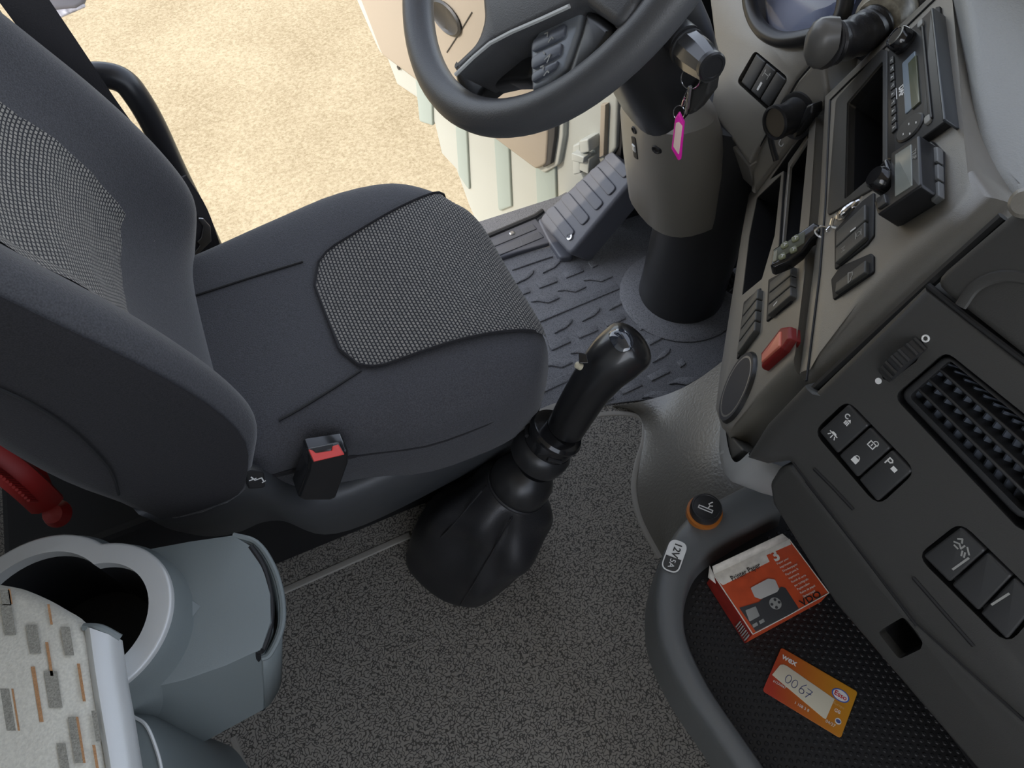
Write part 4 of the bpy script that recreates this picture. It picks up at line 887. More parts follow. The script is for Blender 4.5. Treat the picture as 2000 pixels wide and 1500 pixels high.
for x, y in [(1513, 1172), (1507, 1181), (1521, 1177), (1516, 1187)]: lathe('picture_key', [(.0003, .0016), (.0016, .0016), (.0016, .0010)], PB.pw(x, y), (0, 0, 1), dg, pic, 10)
for x, y in [(1475, 1220), (1488, 1213)]: plate('picture_button', PB, rp(PB.P([(x - 6, y), (x + 3, y - 5), (x + 6, y + 1), (x - 3, y + 6)], .001), .0005), DIMW, pic, h=.0011, depth=.0004, r=.0001)
for k in range(7):
    a, b = vsb[3].lerp(vsb[0], .04 + .035 * k), bot[3].lerp(bot[0], .04 + .035 * k)
    o_ = (a - sum(vsb, V()) / 4).normalized() * .0016
    tube('barcode_line', [a.lerp(b, .2) + o_, a.lerp(b, .8) + o_], .0006 if k % 2 else .0009, DIMW, bx, 4)
# ---- bank card
cd = thing('fuel_card', 'orange fuel card with handwritten paper sticker lying in the tray below the box', 'card', Z(1580, 1355, TZ))
CFm = bpy.data.materials.new('card_print'); CFm.use_nodes = True
n_, l_, b_ = nodes(CFm)
tcn = n_.new('ShaderNodeTexCoord'); sp = n_.new('ShaderNodeSeparateXYZ'); rmp = n_.new('ShaderNodeValToRGB')
l_.new(tcn.outputs['UV'], sp.inputs[0]); l_.new(sp.outputs[0], rmp.inputs[0]); l_.new(rmp.outputs[0], b_.inputs['Base Color']); b_.inputs['Roughness'].default_value = .35
e_ = rmp.color_ramp.elements; e_[0].position = .1; e_[0].color = (.42, .045, .025, 1); e_[1].position = .9; e_[1].color = (.55, .25, .02, 1)
cz0 = (Z(1524, 1264.5, TZ + .0015) + Z(1644, 1442.5, TZ + .0015)) / 2
CF_ = Fr(cz0, (0, 0, 1), V((.545, -.838, 0)))
hw, hh = .0428, .027
vs, fs = g_plate(CF_, rp([(-hw, -hh), (hw, -hh), (hw, hh), (-hw, hh)], .0032, 6), .0004, .0008, .0002)
uv = [(((v - cz0).dot(CF_.d) + hw) / (2 * hw) * .75 + ((v - cz0).dot(CF_.v) + hh) / (2 * hh) * .25, 0) for v in vs]
cb = mk('card_body', vs, fs, CFm, cd, uv=uv)
plate('paper_sticker', CF_, [(-.0405, -.006), (-.0370, .0088), (-.034, .0110), (-.030, .0115), (.0245, .0065), (.0235, -.0175), (.021, -.0178)], mat('sticker_paper', (.62, .58, .45), .7), cd, h=.0008, depth=.0006, r=.0001)
INK = mat('ink_blue', (.06, .08, .22), .6)
strokes('handwriting', CF_, [arc(-1.75, 0, .38, 0, 360, 14, .62), arc(-.75, -.05, .36, 0, 360, 14, .60), [(.65, .85), (.25, .3), (.12, -.25)], arc(.45, -.35, .34, 0, 360, 14), [(1.0, .5), (1.75, .5), (1.25, -.75)], [(1.1, -.1), (1.75, 0)]], (-.011, -.002), .0075, INK, cd, rot=-.09, w=.09, h=.00105)
txt('card_text', 'wex', CF_, (-.0305, .0190), .0095, WHITE, cd, h=.0007, bold=.0002)
lathe('logo_oval', [(.0005, .0002), (.0086, .0002), (.0086, 0)], CF_.w(.0285, .0135, .0004), (0, 0, 1), mat('logo_blue', (.04, .10, .42), .4), cd, 32, xdir=CF_.d, sx=1.08, sy=.74)
lathe('logo_white', [(.0005, .0004), (.0074, .0004), (.0074, .0001)], CF_.w(.0285, .0135, .0004), (0, 0, 1), WHITE, cd, 32, xdir=CF_.d, sx=1.08, sy=.72)
txt('card_text', 'Esso', CF_, (.0285, .0133), .0074, mat('logo_red', (.55, .02, .03), .4), cd, h=.0010, bold=.0001)
txt('card_text', 'Europe', CF_, (.0305, .0030), .0040, mat('card_pale', (.65, .4, .15), .5), cd, h=.0006)
txt('card_text', 'GB', CF_, (.0310, -.0035), .0050, WHITE, cd, h=.0006)
txt('card_text', '04/27', CF_, (.0290, -.0190), .0045, WHITE, cd, h=.0006)
txt('card_text', '1 108 3 8', CF_, (-.002, -.0195), .0042, WHITE, cd, h=.0006)
txt('card_text', '61230067', CF_, (-.0300, -.0110), .0036, WHITE, cd, h=.0006)
lathe('small_logo', [(.0003, .0002), (.0032, .0002), (.0032, 0)], CF_.w(.0350, -.0125, .0004), (0, 0, 1), WHITE, cd, 20)
lathe('small_logo_eye', [(.0003, .0004), (.0019, .0004), (.0019, .0001)], CF_.w(.0350, -.0125, .0004), (0, 0, 1), INK, cd, 16, xdir=CF_.d, sx=1.3)

# ================================================================ DRIVER SEAT
seat = thing('driver_seat', 'charcoal fabric driver seat with woven insert panels and plastic side trim', 'seat', (.05, .64, 0))
YN = [(-.25, .46), (-.16, .455), (-.08, .452), (0, .43), (.053, .412), (.156, .412), (.20, .428), (.228, .462), (.24, .50)]
YF = [(-.25, .80), (-.16, .80), (-.03, .825), (.06, .838), (.146, .822), (.19, .79), (.222, .74), (.24, .70)]
XF = .236
def zcush(x, t):
    e = (1 - abs(t) ** 5) ** .2 if abs(t) < 1 else 0
    s = max(0, min(1, (x + .25) / (XF + .25))); g = (1 - s ** 14) ** (1 / 6)
    dip = .016 * (1 - t * t) * (1 if x > -.2 else .5)
    hump = .012 * math.exp(-((x - .13) / .09) ** 2)
    return .335 + (.095 - dip + hump) * e * g
def cpt(x, t, lift=0):
    yn, yf = interp(x, YN), interp(x, YF)
    return V((x, lerp(yn, yf, (t + 1) / 2), zcush(x, t) + lift))
ts = [-1, -.997, -.985, -.96, -.92, -.86, -.76, -.62, -.45, -.25, 0, .25, .45, .62, .76, .86, .92, .96, .985, .997, 1]
xs = [-.24, -.18, -.12, -.06, 0, .05, .10, .15, .18, .20, .215, .225, .231, .235, XF]
rows = [[cpt(x, t) for t in ts] for x in xs]
for r_ in rows:  # skirt on both sides
    r_.insert(0, r_[0] + V((0, .012, -.05))); r_.append(r_[-1] + V((0, -.012, -.05)))
rows.append([p + V((-.012, 0, -.05)) for p in rows[-1]])
cu = loft('seat_cushion', rows, FABRIC, seat, sub=1)
vs_, fs_ = grid(rows); cb_ = BVHTree.FromPolygons(vs_, fs_)
def onc(x, y, lift=.001):
    p, i = None, None
    l, n, i, d = cb_.ray_cast(EYE, ray(x, y).normalized())
    if l is None: return None
    if n.dot(ray(x, y)) > 0: n = -n
    return l + n * lift
# woven insert: rounded panel following the cushion
def insx(s, e):
    x0, x1 = 0.0, .2355
    return lerp(x0, x1, s)
ins, uvs = [], []
NS, NT = 26, 22
for i in range(NS + 1):
    s = i / NS; x = lerp(-.002, .2335, 1 - (1 - s) ** 1.6)
    lo = lerp(.506, .475, s); hi = lerp(.705, .772, s)
    k = max(0, 1 - (x + .002) / .045); rnd_ = (1 - math.sqrt(max(0, 1 - k * k))) * .045
    lo += rnd_; hi -= rnd_
    row = []
    for j in range(NT + 1):
        y = lerp(lo, hi, j / NT); yn, yf = interp(x, YN), interp(x, YF)
        t = max(-.999, min(.999, (y - yn) / (yf - yn) * 2 - 1)); p = V((x, y, zcush(x, t) + .0028)); p.x += .003 * max(0, (x - .2) / .036); row.append(p)
        uvs.append((y, x - (p.z - .43) * .8))
    ins.append(row)
loft('seat_insert', ins, CLOTH, seat, uv=uvs, sub=1)
def seam(nm, pts, r=.0016, m=HOLE):
    q = [onc(*p) for p in pts]; q = [p for p in q if p]
    if len(q) > 1: tube(nm, catmull(q, 4), r, m, seat, 6)
lo_, hi_ = [r_[0] for r_ in ins], [r_[-1] for r_ in ins]
tube('insert_piping', [p + V((0, 0, .0005)) for p in lo_[:-5][::-1] + ins[0][1:-1] + hi_[:-5]], .0018, FABSIDE, seat, 6)
seam('cushion_seam', [(352, 588), (420, 566), (500, 540), (592, 512)])
seam('cushion_seam', [(545, 822), (585, 800), (650, 760), (706, 724)])
# fabric side skirt under the cushion edge
rows = []
for x in [-.26, -.2, -.12, -.05, .0, .05, .1, .15, .19, .215, .236, .238]:
    yn = interp(x, YN); fx = max(0, (x - .19) / .05) * .02
    rows.append([V((x, yn - .001, .372)), V((x - fx * .2, yn + .004, .345)), V((x - fx * .4, yn + .012, .315)), V((x - fx, yn + .022, .27))])
loft('seat_side', rows, FABSIDE, seat, sub=1, solid=.004)
# front fascia and base
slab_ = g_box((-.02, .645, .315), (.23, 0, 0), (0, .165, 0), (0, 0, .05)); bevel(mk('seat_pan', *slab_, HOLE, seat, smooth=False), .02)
bevel(mk('seat_base', *g_box((-.13, .66, .13), (.34, 0, 0), (0, .135, 0), (0, 0, .13)), HOLE, seat, smooth=False), .01)  # lengthened rearward in deep black to stand for shadow behind the seat
# plastic side trim: long shell with a raised rear end
tt = [(250, 980), (300, 972), (360, 962), (410, 948), (440, 926), (470, 914), (505, 914), (540, 934), (575, 956), (620, 962), (680, 944), (760, 905), (860, 855), (950, 812), (1035, 768)]
tb = [(290, 1010), (330, 1020), (380, 1018), (420, 1008), (450, 990), (480, 984), (512, 984), (545, 1000), (580, 1018), (625, 1020), (690, 1000), (770, 962), (870, 910), (960, 862), (1040, 815)]
r0, r1, r2, r3 = [], [], [], []
for a, b in zip(tt, tb):
    p = Y(*a, .448); q = Y(*b, .436); r0.append(p + V((0, .02, -.012))); r1.append(p); r2.append(p.lerp(q, .55) + V((0, -.010, .004))); r3.append(q)
rows = [r0, r1, r2, r3, [q + V((0, .004, -.04)) for q in r3], [q + V((0, .03, -.11)) for q in r3]]
loft('side_trim', rows, mat('trim_plastic', (.055, .058, .062), .4, grain=.25, gscale=1200), seat, sub=1)
BF2 = fr(Y(488, 934, .436), -2, 100); BF2 = fr3(Y(472, 916, .438), Y(505, 918, .438), Y(488, 954, .431), (1, 0, 0))
rb = plate('recline_button', BF2, rp(BF2.P([(476, 913), (514, 919), (518, 950), (484, 953)]), .004), BLACK, seat, h=.003, depth=.008, r=.0015)
strokes('seat_mark', BF2, [[(-.3, .9), (-.1, .1), (.7, -.1), (.7, -.9)], [(-.7, .5), (.1, .3)], [(.5, -.9), (.9, -.9)]], BF2.px(498, 934), .0085, WHITE, rb, w=.16, h=.0035)
# buckle
K = fr3(Y(605, 905, .424), Y(672, 892, .424), Y(615, 958, .420), (1, 0, 0))
bk = plate('belt_buckle', K, rp(K.P([(600, 880), (676, 868), (676, 892), (652, 960), (640, 965), (590, 965), (578, 958), (598, 905)]), .004), GLOSS, seat, h=.010, depth=.026, r=.004)
top_ = fr3(Y(600, 876, .425), Y(666, 864, .425), Y(612, 906, .412), (1, 0, 0))
plate('buckle_head', top_, rp(top_.P([(598, 876), (664, 864), (678, 889), (611, 905)]), .003), GLOSS, bk, h=.001, depth=.010, r=.002)
plate('release_button', top_, rp(top_.P([(602, 877), (611, 880), (617, 885), (648, 880), (649, 872), (661, 868), (673, 888), (613, 902)], .002), .001), mat('buckle_red', (.72, .06, .05), .4), bk, h=.003, depth=.005, r=.001)
plate('buckle_slot', top_, rp(top_.P([(610, 876), (652, 867), (648, 876), (616, 882)], .0015), .001), HOLE, bk, h=.0015, depth=.003, r=.0003)
# backrest
XC = [(.36, -.15), (.40, -.132), (.44, -.114), (.47, -.100), (.5, -.099), (.55, -.107), (.6, -.122), (.64, -.138), (.7, -.164), (.75, -.186), (.85, -.226), (1.0, -.28), (1.15, -.33)]
XB = [(.38, -.25), (.44, -.258), (.5, -.282), (.57, -.292), (.69, -.294), (.8, -.305), (.95, -.345), (1.15, -.39)]
def brow(z_):
    xc, xb = interp(z_, XC), interp(z_, XB); w_ = max(0, min(1, (z_ - .42) / .10)); dp = (.045 + .030 * max(0, min(1, (.64 - z_) / .12))) * w_
    if xc - xb < .06: xb = xc - .06
    return [V(p) for p in [(xb, .49, z_), (xb, .455, z_), (xb + .015, .434, z_), (lerp(xb, xc, .5), .428, z_), (xc - .028, .428, z_), (xc - .010, .434, z_), (xc, .452, z_), (xc - .006, .478, z_), (xc - .012 - dp * .45, .505, z_), (xc - .012 - dp * .85, .54, z_), (xc - .012 - dp, .59, z_), (xc - .012 - dp * 1.04, .63, z_), (xc - .012 - dp, .67, z_), (xc - .012 - dp * .85, .715, z_), (xc - .012 - dp * .45, .755, z_), (xc - .006, .785, z_), (xc, .81, z_), (xc - .008, .832, z_), (xc - .03, .845, z_), (lerp(xb, xc, .4), .845, z_), (xb, .82, z_), (xb, .78, z_)]]
zs = [.36, .40, .44, .47, .50, .54, .58, .62, .66, .70, .75, .80, .86, .93, 1.02, 1.12]
rows = [brow(z_) for z_ in zs]
bk_ = loft('backrest', rows, FABRIC, seat, closed=True, cap0=True, cap1=True, sub=2)
def bxy(y, z_):
    r_ = [p for p in brow(z_)[5:18]]
    for a, b in zip(r_, r_[1:]):
        if a.y <= y <= b.y:
            t = (y - a.y) / (b.y - a.y); return lerp(a.x, b.x, t)
    return r_[-1].x
ins, uvs = [], []
for i in range(41):
    row = []
    for j in range(21):
        y = lerp(.518, .730, j / 20); z0 = lerp(.562, .500, j / 20); z_ = lerp(z0, 1.1, i / 40)
        row.append(V((bxy(y, z_) + .0015 + .004 * math.sin(math.pi * j / 20) ** .5, y, z_ + .001))); uvs.append((y, z_ * 1.12))
    ins.append(row)
loft('backrest_insert', ins, CLOTH, seat, uv=uvs)
tube('backrest_seam', catmull([Y(x, y, .4235) for x, y in [(-40, 742), (0, 760), (60, 788), (130, 832), (180, 876), (218, 922), (232, 966)]], 4), .0014, HOLE, seat, 6)
# darker side panel of the backrest
rows = []
for z_ in [.40, .44, .48, .53, .58, .64, .70, .76, .84, .94, 1.1]:
    r_ = brow(z_); o_ = V((0, -.0035, 0)); a, b = r_[1] + V((-.003, 0, 0)), r_[5] + o_
    rows.append([a, r_[2] + o_ + V((-.002, 0, 0)), r_[3] + o_, r_[4] + o_ * 1.1, b.lerp(r_[4] + o_, .25)])
loft('backrest_side', rows, FABSIDE, seat, sub=1)

# ---- seat belt and grab handle by the door opening
BELT = mat('belt_webbing', (.035, .033, .036), .7, grain=.8, gscale=600)
sbt = thing('seat_belt', 'dark grey seat belt strap hanging behind the far side of the driver seat', 'seat belt', Y(400, 490, .90))
def strap(nm, pts, w, parent, m=BELT, dp=.0014):
    p = catmull(pts, 5); rows = []
    for i, q in enumerate(p):
        t = (p[min(i + 1, len(p) - 1)] - p[max(i - 1, 0)]).normalized(); s = t.cross((q - EYE).normalized()).normalized(); n = s.cross(t)
        rows.append([q - s * w / 2 - n * dp, q + s * w / 2 - n * dp, q + s * w / 2 + n * dp, q - s * w / 2 + n * dp])
    return loft(nm, rows, m, parent, closed=True, cap0=True, cap1=True, sharp=60)
strap('strap', [Y(5, -60, .88), Y(47, 0, .88), Y(135, 125, .89), Y(205, 225, .90), Y(300, 350, .90), Y(395, 480, .90)], .042, sbt)
strap('lower_strap', [Y(330, 360, .88), Y(370, 420, .88), Y(400, 500, .87)], .05, sbt)
K = fr3(Y(385, 425, .875), Y(410, 440, .875), Y(378, 505, .870), (1, 0, 0))
plate('belt_tongue', K, rp(K.P([(384, 422), (396, 424), (410, 440), (412, 468), (392, 488), (376, 506), (374, 498), (390, 476), (384, 470), (392, 462), (396, 440)]), .002), STEEL, sbt, h=.004, depth=.003, r=.001)
gh = thing('grab_handle', 'black curved tubular grab handle at the rear edge of the door opening', 'handle', Y(420, 480, .98))
tube('bar', catmull([Y(150, 152, 1.0), Y(200, 147, .99), Y(240, 158, .985), Y(268, 190, .98), (Y(300, 245, .98)), Y(340, 330, .98), Y(385, 420, .98), Y(440, 540, .98)], 6), .0165, mat('handle_black', (.022, .022, .025), .35), gh, 16)
ep = thing('body_panel', 'grey exterior panel with pale edge outside the door opening, top left', 'panel', AT(120, 10, 1.5))
F = Fr(AT(120, 5, 1.6), -ray(120, 5), (1, 0, 0))
plate('panel_skin', F, rp(F.P([(20, -60), (190, -60), (166, 8), (150, 18), (100, 22), (60, 5)]), .01), mat('panel_grey', (.16, .16, .18), .6), ep, h=0, depth=.05, r=.01)
plate('panel_edge', F, rp(F.P([(96, 20), (164, 4), (168, 14), (108, 40)]), .004), mat('panel_pale', (.45, .45, .5), .7, var=.4, gscale=90), ep, h=-.004, depth=.03, r=.004)
# ---- red suspension strap behind the seat
rs = thing('red_lever', 'red ribbed plastic lever with round end in the dark gap behind the driver seat', 'lever', Y(110, 1000, .50))
pts = [Y(-60, 868, .52), Y(0, 905, .51), Y(50, 945, .50), Y(92, 985, .50)]
tube('lever_bar', catmull(pts, 5), [(.008, .017)] * 16, REDD, rs, 10, flat=V((0, -.6, .8)))
pp = catmull(pts, 8)
for i in range(2, 22): tube('grip_rib', [pp[i] + V((0, -.008, .017)) * s_ + V((0, -.007, .004)) for s_ in (-1, 1)], .0018, REDD, rs, 6)
tube('lever_arm', catmull([Y(-40, 850, .53), Y(20, 885, .53), Y(65, 920, .52), Y(85, 960, .51)], 4), .010, REDD, rs, 10)
lathe('lever_end', [(.0005, -.015), (.010, -.012), (.015, 0), (.010, .012), (.0005, .015)], Y(112, 1003, .495), (0, -.5, 1), REDD, rs, 20)
rows_ = [[Y(-20, 820, .62), Y(60, 900, .62)], [Y(-20, 1100, .62), Y(120, 1060, .62)]]

# ================================================================ CUP HOLDER UNIT AND CENTRE SEAT
ch = thing('cup_holder', 'grey plastic cup holder console with silver figure-eight ring and front pocket', 'cup holder', Z(420, 1330, .2))
CZ = .47
CP = Fr((0, 0, CZ), (0, 0, 1), (1, 0, 0))
c2 = V(CP.px(178, 1212)); c1 = V(CP.px(70, 1212))
p_r = V(CP.px(336, 1200)); R2 = (p_r - c2).length; 
# outline of two overlapping circles: small one to the front, larger behind
def two(ra, rb, n=40):
    out = []
    d = (c1 - c2); L = d.length; base = math.atan2(d.y, d.x)
    a2 = math.acos(max(-1, min(1, (ra * ra + L * L - rb * rb) / (2 * ra * L)))); a1_ = math.acos(max(-1, min(1, (rb * rb + L * L - ra * ra) / (2 * rb * L))))
    for k in range(n + 1): a = base + a2 + (2 * math.pi - 2 * a2) * k / n; out.append((c2.x + ra * math.cos(a), c2.y + ra * math.sin(a)))
    for k in range(1, n): a = base + math.pi + a1_ + (2 * math.pi - 2 * a1_) * k / n; out.append((c1.x + rb * math.cos(a), c1.y + rb * math.sin(a)))
    return out
Rb = R2 * 1.12
ro_ = two(R2, Rb); ri_ = two(R2 * .72, Rb * .78)
plate('silver_ring', CP, ro_, SILVER, ch, h=.004, depth=.02, r=.003, holes=[ri_], hole_wall=.016)
recess('cup_well', CP, ri_, .10, HOLE, ch, top=-.008, taper=.002)
rows = []
for s_, zz in ((1.0, CZ - .002), (1.06, CZ - .012), (1.07, CZ - .14)):
    o_ = two(R2 * s_, Rb * s_); rows.append([V((x, y, zz)) for x, y in o_])
loft('ring_collar', rows, GREYP, ch, closed=True, sharp=50)
# body: top face, near side, front edge (pixels with heights)
A_ = [Z(285, 1074, .445), Z(370, 1058, .440), Z(458, 1045, .430), Z(500, 1080, .425), Z(524, 1150, .420), Z(528, 1220, .415), Z(512, 1272, .408)]
B_ = [Z(250, 1345, .440)] + [Z(300, 1340, .437), Z(400, 1310, .425)]
tv = [Z(290, 1073, .446), Z(370, 1058, .440), Z(455, 1046, .430), Z(488, 1066, .427), Z(512, 1105, .423), Z(527, 1160, .420), Z(528, 1215, .416), Z(510, 1268, .410), Z(440, 1300, .420), Z(360, 1328, .430), Z(258, 1352, .440), Z(272, 1338, .45), Z(314, 1291, .45), Z(334, 1212, .45), Z(314, 1133, .45), Z(266, 1082, .45)]
cen = sum(tv, V()) / len(tv)
bz = .20
lowp = [V((p.x, p.y, 0)).lerp(V((cen.x, cen.y, 0)), .0) for p in tv]
lpx = [(330, 1180), (400, 1190), (470, 1200), (500, 1235), (524, 1280), (540, 1330), (535, 1365), (514, 1386), (470, 1410), (400, 1448), (345, 1482)]
low = [Z(*q, .30) for q in lpx] + [Z(345, 1482, .30).lerp(Z(330, 1180, .30), t) + V((-.01, 0, 0)) for t in (.1, .3, .5, .7, .9)]
rows = [[p.lerp(cen, .03) + V((0, 0, .0008)) for p in tv], [p for p in tv], [p + (p - cen) * .015 + V((0, 0, -.006)) for p in tv], low]
assert len(tv) == len(low), (len(tv), len(low))
vs, fs = grid(rows, True); nT = len(tv); b0 = len(vs); vs.append(cen + V((0, 0, .001))); fs += [(i, (i + 1) % nT, b0) for i in range(nT)]
fs.append(tuple(range(b0 - nT, b0)))
mk('console_body', vs, fs, GREYP, ch, sharp=32)
mk('console_foot', *g_box((-.48, .24, .15), (.10, 0, 0), (0, .07, 0), (0, 0, .15)), HOLE, ch, smooth=False)
# front pocket flap
fo1 = [Z(455, 1046, .428), Z(500, 1060, .422), Z(532, 1105, .415), Z(550, 1165, .408), Z(550, 1225, .402), Z(528, 1275, .398), Z(512, 1285, .398)]
fi1 = [Z(455, 1046, .428), Z(490, 1068, .425), Z(515, 1108, .420), Z(529, 1162, .415), Z(529, 1220, .410), Z(514, 1268, .405), Z(505, 1278, .403)]
fl1 = [Z(470, 1140, .31), Z(505, 1180, .31), Z(532, 1235, .31), Z(549, 1290, .31), Z(549, 1335, .31), Z(532, 1370, .30), Z(518, 1384, .30)]
rows = [catmull(r_, 4) for r_ in (fl1, fo1)]
rows = [rows[0], rows[0][:] if False else [a.lerp(b, .55) for a, b in zip(*rows)], rows[1]]
loft('pocket_flap', rows, GREYP, ch, solid=.004)
tube('flap_edge', catmull(fo1, 4), .0032, GREYP, ch, 8)
tube('flap_gap', catmull([p + V((0, 0, .001)) for p in fi1[1:] + [Z(508, 1330, .33), Z(514, 1384, .275)]], 4), .003, HOLE, ch, 8)
# centre seat end with beige cloth and silver frame
cs_ = thing('centre_seat', 'beige patterned fabric seat back with silver side frame, bottom left', 'seat', Z(80, 1400, .4))
SZ = .515
def sp_(x, y, z=SZ): return Z(x, y, z)
BEI = mat('beige_cloth', (.66, .64, .56), .95, grain=.6, gscale=500, var=.1, sheen=.2)
edge = [(-120, 1120), (0, 1136), (50, 1150), (110, 1180), (162, 1222), (180, 1330), (196, 1440), (215, 1600)]
rows = []
e3 = catmull([sp_(*p) for p in edge], 5); inn = [p + (sp_(-60, 1480) - p) * .06 for p in e3]
mid = sp_(-60, 1480)
rows = [[p + V((-.06, .05, -.10)) for p in e3], [p + V((0, 0, -.012)) for p in e3], [p.lerp(mid, .03) + V((0, 0, -.003)) for p in e3], [p.lerp(mid, .08) for p in e3], [p.lerp(mid, .5) + V((0, 0, .002)) for p in e3], [p.lerp(mid, .99) + V((0, 0, .002)) for p in e3]]
loft('seat_cloth', rows, BEI, cs_, sharp=70)
PATG = mat('weave_grey', (.30, .29, .25), .9, var=.3, gscale=900); PATO = mat('weave_brown', (.46, .25, .12), .9, var=.2, gscale=900)
PF_ = Fr((0, 0, SZ + .0022), (0, 0, 1), (1, 0, 0)); gv, gf, ov, of = [], [], [], []
def patch(L, q):
    b = len(L[0]); L[0].extend(PF_.w(*PF_.px(*p)) for p in q); L[1].append((b, b + 1, b + 2, b + 3))
for x, y, w_, h_ in [(0, 1180, 22, 60), (50, 1220, 22, 56), (118, 1224, 18, 56), (74, 1290, 0, 0), (85, 1310, 26, 72), (0, 1345, 18, 82), (132, 1400, 16, 90), (110, 1452, 18, 70), (178, 1388, 10, 60), (0, 1152, 18, 30)]:
    if w_: patch((gv, gf), [(x, y), (x + w_, y), (x + w_ + h_ * .16, y + h_), (x + h_ * .16, y + h_)])
for x, y, w_, h_ in [(88, 1254, 6, 66), (60, 1302, 8, 108), (150, 1296, 6, 74), (22, 1345, 4, 82), (148, 1400, 5, 90), (92, 1180, 5, 40), (180, 1455, 6, 60), (15, 1150, 5, 30)]:
    patch((ov, of), [(x, y), (x + w_, y), (x + w_ + h_ * .16, y + h_), (x + h_ * .16, y + h_)])
for vv_, ff_, mm_ in ((gv, gf, PATG), (ov, of, PATO)):
    for f in ff_: mk('pattern_patch', [vv_[i] for i in f], [(0, 1, 2, 3)], mm_, cs_, smooth=False)
a_ = [(164, 1224), (174, 1300), (188, 1390), (204, 1480), (220, 1600)]
b_2 = [(230, 1246), (240, 1320), (254, 1400), (268, 1490), (286, 1600)]
ra, rb_ = catmull([sp_(*p, .512) for p in a_], 4), catmull([sp_(*p, .505) for p in b_2], 4)
rows = [[p + V((-.012, .012, -.03)) for p in rb_], [p + V((0, 0, -.008)) for p in rb_], rb_, [a.lerp(b, .75) + V((0, 0, .005)) for a, b in zip(ra, rb_)], [a.lerp(b, .3) + V((0, 0, .007)) for a, b in zip(ra, rb_)], ra, [p + V((0, 0, -.01)) for p in ra]]
loft('silver_frame', rows, SILVER, cs_, sharp=60)
ecap = [r_[0] for r_ in rows]
tube('frame_end', catmull([ra[0], ra[0].lerp(rb_[0], .4) + V((.004, 0, .003)), rb_[0] + V((.001, 0, -.002))], 5), .003, GREYP, cs_, 8)
# rounded hinge cover under the frame
hc = [sp_(*p, .40) for p in [(265, 1385), (300, 1400), (330, 1440), (350, 1490), (356, 1560)]]
hc2 = [sp_(*p, .43) for p in [(262, 1400), (285, 1415), (302, 1450), (316, 1500), (320, 1560)]]
loft('hinge_cover', [catmull([p + V((0, 0, -.2)) for p in hc], 4), catmull(hc, 4), catmull(hc2, 4), catmull([p + V((-.05, -.02, .0)) for p in hc2], 4)], GREYP, cs_, sharp=50)
tube('cover_line', catmull([p + V((0, 0, .001)) for p in hc2], 4), .0015, SILVER, cs_, 6)

# ================================================================ GEAR LEVER
gl = thing('gear_lever', 'black gear lever with glossy shaped knob and leather boot on the floor', 'gear lever', Z(920, 1120, 0))
YG = .405
def gp(x, y): return Y(x, y, YG)
base_c = Z(925, 1092, 0); axis_top = gp(1000, 955)
bc_px = [(790, 1095), (812, 1040), (850, 1002), (900, 985), (960, 978), (1015, 985), (1043, 1012), (1050, 1055), (1030, 1108), (985, 1152), (940, 1184), (905, 1186), (860, 1172), (815, 1136)]
b_ring = catmull([Z(x, y, .004) for x, y in bc_px], 3, True); NB = len(b_ring)
lo_a = gp(1020, 935)
gax = (gp(1130, 790) - gp(1000, 950)).normalized()
gx = V((0, 1, 0)).cross(gax).normalized(); gy = gax.cross(gx)
bcen = sum(b_ring, V()) / NB
def ringpt(c, r, k, sx=1, sy=1, a0=0):
    q = b_ring[k] - bcen; a = math.atan2(q.y, q.x); return c + V((1, 0, 0)).cross(V((0, 0, 1))) * 0 + (gx * math.cos(a) * r * sx * (1 if gx.x > 0 else -1)) + (gy * math.sin(a) * r * sy * (1 if gy.y > 0 else -1))
topc = gp(1012, 945)
rows = []
for i in range(13):
    u = i / 12; w_ = u ** .8
    rowp = []
    for k in range(NB):
        a = 2 * math.pi * k / NB
        pb_ = bcen + (b_ring[k] - bcen) * (1 + .05 * math.sin(math.pi * min(1, u * 2.2)) - .0 * u)
        pt = ringpt(topc, .039, k)
        p = pb_.lerp(pt, w_); bul_ = math.sin(math.pi * u)
        out = (p - bcen.lerp(topc, w_)); 
        if out.length > 0:
            out.normalize()
            p = p + out * (bul_ * (.017 + .011 * math.sin(3 * a + 4 * u) + .005 * math.sin(7 * a - 6 * u)) + .004 * math.sin(u * 14 + 2 * math.sin(a * 2)) * bul_)
        p.z += .012 * bul_
        rowp.append(p)
    rows.append(rowp)
rows.insert(0, [p + (bcen - p) * .02 + V((0, 0, -.004)) for p in b_ring])
bt = loft('leather_boot', rows, LEATHER, gl, closed=True, cap1=True, sub=2)
bt_b = BVHTree.FromPolygons(*grid(rows, True)) if False else None
rv, rf = grid(rows, True); bb_ = BVHTree.FromPolygons(rv, rf)
def onb(x, y):
    l, n, i, d = bb_.ray_cast(EYE, ray(x, y).normalized())
    if l is None: return None
    if n.dot(ray(x, y)) > 0: n = -n
    return l + n * .0008
for pts in ([(978, 920), (950, 950), (915, 990), (880, 1030), (862, 1048)], [(1030, 968), (1000, 1010), (960, 1080), (925, 1140), (900, 1180)]):
    q = [onb(*p) for p in pts]; q = [p for p in q if p]
    if len(q) > 1: tube('boot_seam', catmull(q, 4), .0014, LEATHER, gl, 6)
def gpt(x, y): return gp(x, y)
dA = gp(1012, 948)
def along(x, y): return (gp(x, y) - dA).dot(gax)
prof = [(.038, -.01), (.043, .0), (.0435, .010), (.041, .024), (.034, .036), (.026, .044)]
lathe('boot_collar', prof, dA, gax, BLACK, gl, 36)
tube('collar_bead', [dA + gx * .0425 * math.cos(2 * math.pi * k / 40) + gy * .0425 * math.sin(2 * math.pi * k / 40) - gax * .004 for k in range(40)], .0028, LEATHER, gl, 8, True)
h0 = (gp(1040, 905) - dA).dot(gax)
cA = gp(1050, 890)
